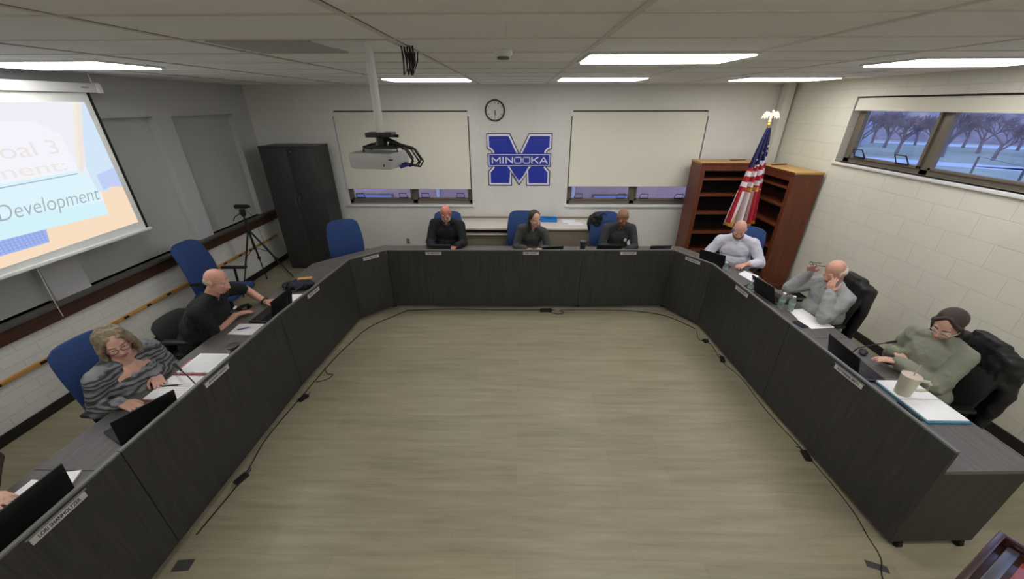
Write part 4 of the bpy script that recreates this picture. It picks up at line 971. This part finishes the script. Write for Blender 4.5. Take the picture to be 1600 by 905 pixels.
# ------------------------------------------------------------------ flag
t = empty('flag_stand', (3.47, 5.72, 0))
MB().lathe([(0, 0), (.14, 0), (.13, .025), (.03, .05), (.02, .12), (0, .12)], (0, 0, 0)).build('stand_base', M_GOLD, t)
MB().cone((0, 0, .05), (-.03, 0, 2.44), .012, seg=12).build('pole', M_OAK, t)
MB().lathe([(0, 0), (.02, 0), (.024, .02), (.014, .04), (.026, .05), (0, .06)], (-.03, 0, 2.42)).build('pole_cap', M_GOLD, t)
b = MB(); b.ell((-.03, 0, 2.53), (.018, .016, .055)); b.ell((-.022, -.01, 2.60), (.014, .016, .018)); b.cone((-.03, 0, 2.47), (-.03, 0, 2.50), .02, .008)
for s in (-1, 1):
    pts = [(0, .0), (.03*s, .045), (.075*s, .055), (.105*s, .02), (.125*s, -.04), (.095*s, -.015), (.085*s, -.045), (.065*s, -.01), (.05*s, -.035), (.035*s, 0)]
    b.prism(pts if s > 0 else pts[::-1], .012, -.006, M=basis((1, 0, 0), (0, 0, 1), (0, -1, 0), (-.03, 0, 2.545)))
b.build('eagle_finial', M_CREAMG, t)
# cloth hangs from the pole in folds
b = MB(); NU, NV = 150, 120; G = {}
topz, botz = 2.40, 1.02
def cloth(u, v):      # u along the gathered fly 0..1, v down 0..1
    wid = .045+.34*v**.85
    ang = u*PI*7.0
    x = -.03-.62*wid + u*wid*1.22 - .06*v; y = -.03+math.sin(ang)*(.012+.05*v)-.02*v
    z = topz-(topz-botz)*v - (.10*(1-abs(u-.5)*2))*v*.5 + .10*u*(v**2)*.2
    return (x, y, z)
for i in range(NU+1):
    for j in range(NV+1): G[i, j] = b.bm.verts.new(cloth(i/NU, j/NV))
for i in range(NU):
    for j in range(NV):
        u, v = (i+.5)/NU, (j+.5)/NV
        f = b.bm.faces.new((G[i, j], G[i+1, j], G[i+1, j+1], G[i, j+1]))
        s = v*1.0 + u*.12
        if s < .40: mi = 2
        else:
            if v < .62: mi = 0 if int((v*19+u*.5)) % 2 else 1
            else: mi = 0 if int(u*9+.5) % 2 else 1
        f.material_index = mi
        if v > .965: f.material_index = 3
        if abs(u-(.28+.26*(v-.62)*-1)) < .02 and v > .58: f.material_index = 3
        if .575 < v < .605 and .3 < u < .95: f.material_index = 3
fl = b.build('flag_cloth', [M_FRED, M_FWHITE, M_FBLUE, M_GOLD], t)
sm_ = fl.modifiers.new('thick', 'SOLIDIFY'); sm_.thickness = .003
def star(c, r):
    k = MB(); pts = [(math.cos(PI/2+i*PI/5)*(r if i % 2 == 0 else r*.42), math.sin(PI/2+i*PI/5)*(r if i % 2 == 0 else r*.42)) for i in range(10)]
    k.prism(pts, .003, 0, M=basis((1, 0, 0), (0, 0, 1), (0, -1, 0), c)); return k
for (u, v) in ((.80, .17), (.86, .22), (.62, .235), (.80, .275), (.9, .31), (.55, .31), (.72, .35), (.3, .30), (.4, .37)):
    c = V(cloth(u, v))+V((0, -.02, 0)); star(c, .016).build('star', M_FWHITE, fl)
tag(t, 'American flag with gold fringe and eagle finial on a pole in the corner', 'flag')

# ------------------------------------------------------------------ wall things
t = empty('wall_clock', (-.405, Y1, 2.60)); B4 = basis((1, 0, 0), (0, 0, 1), (0, -1, 0), (0, 0, 0))
MB().lathe([(.14, .0), (.165, .0), (.168, .02), (.160, .035), (.148, .035), (.146, .02), (.14, .02)], (0, 0, 0), 40, M=B4).build('clock_rim', mat('dark_rim', rgb(52, 52, 50), .4), t)
MB().lathe([(0, .0), (.146, .0), (.146, .018), (0, .018)], (0, 0, 0), 40, M=B4).build('clock_face', mat('clock_white', rgb(206, 206, 202), .5), t)
for k in range(1, 13):
    a = PI/2-k*PI/6; text_mesh(str(k), .02 if k < 10 else .03, .024, B4 @ Matrix.Translation((math.cos(a)*.118, math.sin(a)*.118, .0185)), M_INK, 'numeral', t)
MB().tube([(0, -.022, .012), (.008, -.022, -.062)], .005, 6).build('hour_hand', M_INK, t); MB().tube([(0, -.024, .015), (.0, -.024, -.10)], .0035, 6).build('minute_hand', M_INK, t)
tag(t, 'round white wall clock with dark rim above the logo', 'clock')
# the wall logo: outlined blue M with a lettered banner
def ins(poly, d):
    n = len(poly); out = []
    for i in range(n):
        p, a, c = V(poly[i]), V(poly[i-1]), V(poly[(i+1) % n]); t1 = (p-a).normalized(); t2 = (c-p).normalized()
        n1 = V((t1.y, -t1.x)); n2 = V((t2.y, -t2.x)); m = (n1+n2).normalized(); out.append(tuple(p+m*(d/max(.45, m.dot(n1)))))
    return out
half = [(0, .545), (.155, .865), (.56, .865), (.56, .62), (.50, .59), (.475, .56), (.475, .32), (.50, .29), (.545, .245), (.545, 0), (.125, 0), (.125, .19), (0, .0)]
left = [(-x, y) for x, y in half[1:-1]][::-1]
Mpoly = half+left
def area(p): return sum(p[i-1][0]*p[i][1]-p[i][0]*p[i-1][1] for i in range(len(p)))/2
if area(Mpoly) > 0: Mpoly = Mpoly[::-1]
t = empty('wall_logo', (0, Y1-.002, 1.39))
MB().prism(Mpoly, .010, M=B4).build('outline_layer', M_NAVYLINE, t, False)
MB().prism(ins(Mpoly, .016), .014, M=B4).build('white_layer', M_LOGOWHITE, t, False)
MB().prism(ins(Mpoly, .046), .018, M=B4).build('blue_layer', M_LOGOBLUE, t, False)
for (hw, z0, z1, dd, m, nm) in ((.545, .325, .545, .020, M_NAVYLINE, 'banner_edge'), (.530, .338, .532, .022, M_LOGOWHITE, 'banner_border'), (.518, .348, .522, .024, M_LOGOBLUE, 'banner')):
    MB().prism([(-hw, z0), (hw, z0), (hw, z1), (-hw, z1)], dd, M=B4).build(nm, m, t, False)
STROKES = {'M': [[(0, 0), (0, 1), (.5, .3), (1, 1), (1, 0)]], 'I': [[(.5, 0), (.5, 1)]], 'N': [[(0, 0), (0, 1), (1, 0), (1, 1)]],
    'O': [[(.5, 0), (.15, 0), (0, .2), (0, .8), (.15, 1), (.85, 1), (1, .8), (1, .2), (.85, 0), (.5, 0)]], 'K': [[(0, 0), (0, 1)], [(1, 1), (.08, .42)], [(.35, .58), (1, 0)]], 'A': [[(0, 0), (.5, 1), (1, 0)], [(.2, .3), (.8, .3)]]}
x = -.465
for ch, w_ in (('M', .135), ('I', .03), ('N', .11), ('O', .115), ('O', .115), ('K', .105), ('A', .12)):
    k = MB()
    for line in STROKES[ch]:
        for p, q_ in zip(line, line[1:]):
            a = V((x+p[0]*w_, .388+p[1]*.094)); c = V((x+q_[0]*w_, .388+q_[1]*.094)); d = (c-a).normalized()*.0085; n = V((-d.y, d.x))*1.18
            k.prism([tuple(a-d-n), tuple(c+d-n), tuple(c+d+n), tuple(a-d+n)], .0275, M=B4)
    k.build('letter_'+ch.lower(), M_LOGOWHITE, t, False)
    x += w_+.036
for s_ in (-1, 1):
    pts = [(.205*s_, .325), (.165*s_, .325), (.0, .045), (.0, .085)] if s_ > 0 else [(0, .085), (0, .045), (-.165, .325), (-.205, .325)]
    MB().prism(pts, .0195, M=B4).build('white_v_line', M_LOGOWHITE, t, False)
tag(t, 'large blue and white letter M logo sign reading MINOOKA on the back wall', 'logo sign')
o = MB().box(-.02, .02, -.002, 0, -.035, .035).build('wall_note', mat('faded_note', rgb(212, 208, 190), .7)); o.location = (-.645, Y1-.001, 1.47); tag(o, 'small blank cream note stuck to the wall left of the logo', 'note')
t = empty('wall_outlet', (-2.12, Y1, .34)); MB().box(-.038, .038, -.008, 0, -.06, .06, .003).build('cover_plate', mat('tan_plate', rgb(170, 165, 150), .5), t)
for z in (-.025, .025): MB().box(-.018, .018, -.010, -.006, z-.016, z+.016, .004).build('socket', M_BLACK, t)
tag(t, 'wall outlet low on the back wall left of the man in black', 'wall outlet')

# ------------------------------------------------------------------ projection screen
t = empty('projection_screen', (-4.30, 2.9, 0)); Yr, Yl = 4.155-2.9, 1.45-2.9
MB().box(-.002, .002, Yl, Yr, 1.42, 2.80).build('screen_fabric', mat('screen_white', rgb(222, 224, 222), .8), t, False)
for a in (Yr-.03, Yl): MB().box(.002, .004, a, a+.03, 1.42, 2.80).build('black_border', M_BLACKM, t, False)
MB().box(-.02, .02, Yl-.02, Yr+.02, 1.39, 1.42, .006).build('bottom_bar', M_WHITEM, t)
MB().box(-.045, .045, Yl-.08, Yr+.05, 2.80, 2.885, .012).build('case', M_WHITEM, t)
MB().box(-.05, .05, Yr+.05, Yr+.11, 2.795, 2.89, .012).tube([(0, Yr+.07, 2.88), (0, Yr+.07, 2.979)], .006, 6).build('end_cap', M_WHITE, t)
text_mesh('DRAPER', .07, .014, basis((0, 1, 0), (0, 0, 1), (1, 0, 0), (.0455, Yr-.06, 2.845)), M_INK, 'lettering', t)
BS = basis((0, 1, 0), (0, 0, 1), (1, 0, 0), (.0045, -2.9, 0))
def em(name, c, s=1.0): return mat(name, (0, 0, 0), 1, emit=c, es=s, spec=0)
SL = 1.0
MB().prism([(1.6, 1.44), (4.065, 1.505), (4.065, 2.715), (1.6, 2.715)], .0005, M=BS).build('slide_background', em('slide_lavender', rgb(240, 238, 246), SL), t, False)
def sl(poly, k, nm, c): return MB().prism(poly, .0004, .0005*k, M=BS).build(nm, em('slide_'+nm, rgb(*c), SL), t, False)
sl([(1.6, 1.44), (4.065, 1.505), (4.065, 1.90), (3.97, 1.925), (3.88, 1.88), (3.83, 1.90), (3.80, 1.68), (1.6, 1.68)], 1, 'orange_corner', (248, 222, 194))
sl([(3.79, 1.88), (3.83, 1.90), (3.88, 1.88), (3.97, 1.925), (4.065, 1.90), (4.065, 2.715), (4.02, 2.715), (3.80, 2.14)], 2, 'blue_band', (212, 230, 248))
sl([(3.94, 1.92), (4.065, 1.90), (4.065, 2.10), (3.86, 2.05), (3.86, 1.90)], 3, 'blue_shape', (194, 208, 246))
sl([(1.6, 1.66), (3.24, 1.68), (3.80, 1.665), (3.80, 1.95), (3.78, 2.06), (3.66, 2.34), (1.6, 2.36)], 3, 'cyan_paper', (222, 244, 252))
sl([(1.6, 1.66), (3.24, 1.68), (3.80, 1.665), (3.80, 1.80), (1.6, 1.9)], 4, 'cyan_edge', (212, 242, 250))
sl([(2.3, 2.50), (3.0, 2.52), (3.05, 2.58), (3.55, 2.56), (3.72, 2.45), (3.72, 2.12), (2.0, 2.08)], 5, 'white_note', (244, 245, 252))
sl([(2.2, 2.50), (2.9, 2.50), (3.0, 2.56), (2.8, 2.62), (2.2, 2.62)], 6, 'pink_blot', (244, 232, 234))
sl([(3.955, 2.715), (4.035, 2.715), (3.79, 2.15), (3.725, 2.07), (3.725, 2.16)], 7, 'pencil', (240, 230, 226))
sl([(3.955, 2.715), (3.985, 2.715), (3.75, 2.16), (3.725, 2.16)], 8, 'pencil_side', (244, 238, 216))
sl([(1.9, 2.035), (3.70, 2.088), (3.70, 2.096), (1.9, 2.043)], 7, 'underline', (160, 176, 200))
sl([(2.2, 1.57), (3.20, 1.565), (3.225, 1.68), (2.2, 1.69)], 7, 'tape_strip', (164, 182, 238))
k = MB()
for i in range(32): k.prism([(2.22+i*.031, 1.575), (2.226+i*.031, 1.575), (2.226+i*.031, 1.68), (2.22+i*.031, 1.68)], .0004, .0042, M=BS)
for i in range(4): k.prism([(2.2, 1.59+i*.024), (3.2, 1.59+i*.024), (3.2, 1.594+i*.024), (2.2, 1.594+i*.024)], .0004, .0042, M=BS)
k.build('tape_checks', em('slide_checks', rgb(140, 160, 226), SL), t, False)
tx = lambda s, w_, h_, y, z, c, sh=0, bo=0, rz=0: text_mesh(s, w_, h_, BS @ Matrix.Translation((y, z, .0046)) @ Matrix.Rotation(rz, 4, 'Z'), em('slide_text_'+s[:3], rgb(*c), SL), 'slide_lettering', t, .0003, sh, bo)
tx('Growth Goal 3', 1.44, .12, 2.92, 2.345, (238, 230, 228), 0, .0)
tx('Environment:', 1.36, .10, 2.95, 2.185, (240, 232, 226), 0, .0)
tx('Development', .84, .165, 3.38, 1.865, (168, 182, 188), .3, -.008)
tag(t, 'wide pull-down projection screen showing a pale school slide on the left wall', 'projection screen')
o = MB().tube([(-4.32, 3.03, 1.39), (-4.36, 3.04, 1.1), (-4.38, 3.05, .86)], .003, 6).build('pull_cord', M_WHITE); tag(o, 'thin white pull cord hanging below the projection screen', 'cord')

# ------------------------------------------------------------------ projector
t = empty('projector', (-.79, 2.30, H))
MB().cone((0, 0, -.43), (0, 0, 0), .022, seg=16).build('mount_pole', M_WHITEM, t)
MB().box(-.32, .13, -.10, .16, -.006, -.002).build('ceiling_plate', M_WHITEM, t)
MB().box(-.075, .075, -.05, .05, -.455, -.43, .006).cone((.06, 0, -.45), (.10, 0, -.45), .008).build('mount_plate', M_BLACK, t)
k = MB(); k.cone((0, 0, -.50), (0, 0, -.45), .03); k.box(-.09, .10, -.06, .06, -.515, -.500, .004)
for x, y in ((-.09, -.06), (.10, -.06), (-.09, .06), (.10, .06)): k.tube([(x*.5, y*.5, -.49), (x, y, -.505), (x, y, -.53)], .007, 6)
k.build('mount_arm', M_BLACK, t)
P_ = MB(); P_.box(-.155, .10, -.12, .12, -.618, -.53, .016, M=rot_about(Matrix.Rotation(-.16, 4, 'Z'), V((0, 0, 0)))); pb = P_.build('projector_body', mat('light_grey_plastic', rgb(176, 176, 178), .4), t)
MB().cone((-.17, .04, -.575), (-.13, .04, -.575), .035, seg=24).build('lens', M_SCREEN, t)
MB().box(.07, .09, -.139, -.128, -.568, -.561).box(.035, .04, -.134, -.126, -.60, -.588).build('ir_sensor', M_BLACK, t)
for k_, (a, c, dd) in enumerate(((.15, -.02, .05), (.19, .0, .03), (.17, .03, .065), (.21, -.03, .045), (.14, .02, .02))):
    MB().tube([(.02, c, -.46), (.08, c-.03, -.475-dd*.2), (a, c-.05, -.50-dd*.3), (a+.035, c-.04, -.56-dd*.4), (a+.01, c-.02, -.61), (.11, c, -.60)], .0055, 6).build('cable', M_BLACK, t)
MB().cone((.10, -.04, -.615), (.15, -.045, -.60), .009).build('plug', M_BLUEINK, t)
tag(t, 'white ceiling projector on a white pole with black cables', 'projector')
t = empty('cable_bundle', (-.62, 2.42, H))
for k_ in range(5):
    x = -.03+.015*k_; MB().tube([(x, 0, 0), (x+.005, .0, -.06), (x+.012*math.sin(k_), .0, -.14), (x+.02, .01, -.11+.01*k_), (x+.025, .01, -.03)], .005, 6).build('cable', M_BLACK, t)
tag(t, 'bundle of black cables hanging from the ceiling beside the projector pole', 'cables')
o = MB().box(-.42, .10, -.24, .24, -.010, -.001, .002).build('ceiling_tile', mat('hatch_recess_shade', rgb(176, 175, 174), .8)); o.location = (-1.14, 2.42, H); tag(o, 'flat grey panel painted as the shaded ceiling recess left of the projector pole', 'ceiling tile')  # flat sheet; the open recess's shade is put into its grey
t = empty('smoke_detector', (-.10, 2.62, H)); MB().lathe([(0, -.001), (.055, -.001), (.055, -.02), (.045, -.035), (0, -.035)], (0, 0, 0)).build('detector_housing', M_WHITE, t); MB().lathe([(.036, -.035), (.036, -.048), (0, -.048)], (0, 0, 0)).build('sensor_ring', mat('grey_vent', rgb(90, 90, 90), .6), t)
tag(t, 'round white smoke detector on the ceiling', 'smoke detector')

# ------------------------------------------------------------------ tripod with camera
t = empty('camera_tripod', (-4.12, 5.46, 0))
hub = V((0, 0, 1.0)); feet = [V((-.16, -.34, .0)), V((-.20, .34, .0)), V((.34, .28, .0))]
for f_ in feet:
    m_ = hub.lerp(f_, .55); l = MB(); l.tube([hub+V((0, 0, -.01)), m_], .014, 8); l.tube([m_, f_+V((0, 0, .01))], .009, 8); l.box(m_.x-.018, m_.x+.018, m_.y-.018, m_.y+.018, m_.z-.02, m_.z+.02, .005); l.ell(f_+V((0, 0, .012)), .013)
    lo = l.build('leg', M_BLACK, t); MB().tube([V((0, 0, .70)), hub.lerp(f_, .42)], .005, 6).build('brace', M_BLACK, lo)
MB().cone((0, 0, .66), (0, 0, 1.26), .012).cone((0, 0, .96), (0, 0, 1.04), .035, .03).build('centre_column', M_BLACK, t)
MB().box(-.03, .03, -.03, .03, 1.22, 1.30, .008).tube([(0, -.02, 1.26), (-.07, -.10, 1.20), (-.09, -.12, 1.15)], .007, 8).ell((0, 0, 1.22), .035).build('pan_head', M_BLACK, t)
MB().box(-.09, .10, -.025, .03, 1.31, 1.365, .012).cone((.09, 0, 1.338), (.13, 0, 1.338), .022).box(-.06, -.01, -.05, -.028, 1.315, 1.36, .004).build('video_camera', M_BLACKM, t)
MB().tube([(.02, .03, 1.30), (.12, .05, 1.15), (.10, .12, .7), (.16, .25, .3), (.25, .30, .02)], .003, 6).build('camera_cord', M_BLACK, t)
tag(t, 'black tripod with a small video camera by the left wall', 'tripod')

# ------------------------------------------------------------------ floor cables, power bricks, tape
def cable(pts, label, r=.005, m=M_RUBBER):
    P = [V((p[0], p[1], r+.0005)) for p in pts]; out = []
    for i in range(len(P)-1):
        a, b_, c, d = P[max(i-1, 0)], P[i], P[i+1], P[min(i+2, len(P)-1)]
        for k in range(6):
            s = k/6; out.append(.5*((2*b_)+(c-a)*s+(2*a-5*b_+4*c-d)*s*s+(3*b_-a-3*c+d)*s**3))
    out.append(P[-1]); o = MB().tube(out, r, 6).build('floor_cable', m); return tag(o, label, 'cable', 'black cables along the desk bases')
cable([(-2.23, 1.55), (-2.20, 2.0), (-2.25, 2.4), (-2.21, 3.0), (-2.17, 3.5), (-2.10, 3.9), (-1.98, 4.3), (-1.62, 4.72)], 'black cable along the base of the left desks', .005)
cable([(-1.62, 4.73), (-1.0, 4.78), (-.3, 4.77), (.35, 4.78)], 'black cable along the base of the back desk from the left corner', .007)
cable([(.42, 4.74), (.56, 4.66), (.66, 4.70), (.64, 4.78), (1.2, 4.79), (1.7, 4.76), (2.1, 4.62), (2.36, 4.30)], 'black cable looping from the power adapter to the back right corner', .005)
cable([(2.36, 4.25), (2.30, 4.05), (2.40, 3.95), (2.38, 3.7), (2.38, 3.55), (2.44, 3.3), (2.43, 2.83), (2.47, 2.3), (2.475, 1.85), (2.43, 1.62), (2.40, 1.48), (2.31, 1.36), (2.28, 1.2)], 'thin cable running along the right desks to the tape in front', .0035)
cable([(-2.18, 3.15), (-2.08, 3.20), (-2.05, 3.28), (-2.12, 3.3), (-2.2, 3.4)], 'small cable loop sticking out under the left desk', .004)
def brick(x, y, rz, label, s=(.05, .025, .028)):
    t = empty('power_adapter', (x, y, 0), rz); MB().box(-s[0], s[0], -s[1], s[1], .001, s[2], .006).build('adapter_body', M_BLACK, t); MB().tube([(s[0]-.005, 0, .012), (s[0]+.03, .01, .01), (s[0]+.05, .03, .006)], .004, 6).build('cord_stub', M_BLACK, t); return tag(t, label, 'power adapter', 'black power adapters under the desks')
brick(.40, 4.75, .1, 'black power adapter on the floor at the middle of the back desk', (.085, .03, .035)); brick(-2.20, 1.98, 1.2, 'black adapter at the base of the left desk, nearest the camera'); brick(-2.18, 2.9, 1.1, 'black adapter at the base of the left desk, second from the camera')
brick(2.39, 3.62, 1.2, 'black adapter at the base of the right desk, below the two bottles'); brick(2.36, 4.0, .4, 'black adapter near the back right corner of the floor', (.03, .03, .025)); brick(2.45, 2.28, 1.4, 'black adapter at the base of the right desk, below the laptop')
def tape(x, y, rz, label, w_=.07, l_=.03):
    o = MB().box(-w_, w_, -l_, l_, .0005, .002).build('floor_tape', M_EDGE if False else mat('dark_gaffer_tape', rgb(58, 56, 54), .6)); o.location = (x, y, 0); o.rotation_euler = (0, 0, rz); return tag(o, label, 'tape', 'dark tape pieces on the floor')
tape(2.335, 1.43, -.35, 'dark tape strip holding the cable at the lower right floor', .06, .022); tape(-2.17, 1.36, .1, 'dark tape patch at the base of the lower left desk', .055, .035)

# ------------------------------------------------------------------ lectern at the lower right
t = empty('lectern', (2.02, 1.0, 0), -2.68)   # local +X runs along the front edge, +Y towards the right
MB().box(.04, .60, .04, .50, 0, 1.02, .01).build('lectern_body', M_MAHOG, t)
MB().box(0, .64, 0, .55, 1.02, 1.05, .006).build('lectern_top', M_MAHOG, t)
k = MB(); k.box(0, .64, 0, .022, 1.05, 1.09, .004); k.box(0, .022, .022, .55, 1.05, 1.09, .004); k.box(.618, .64, .022, .55, 1.05, 1.09, .004); k.build('raised_rim', M_MAHOG, t)
MB().box(.06, .58, .09, .50, 1.05, 1.056, .002).build('red_inset', M_MAHOGRED, t)
MB().box(.03, .60, .04, .075, 1.05, 1.068, .006).build('paper_stop', M_STEEL, t)
tag(t, 'mahogany lectern top cut off at the lower right corner of the picture', 'lectern')
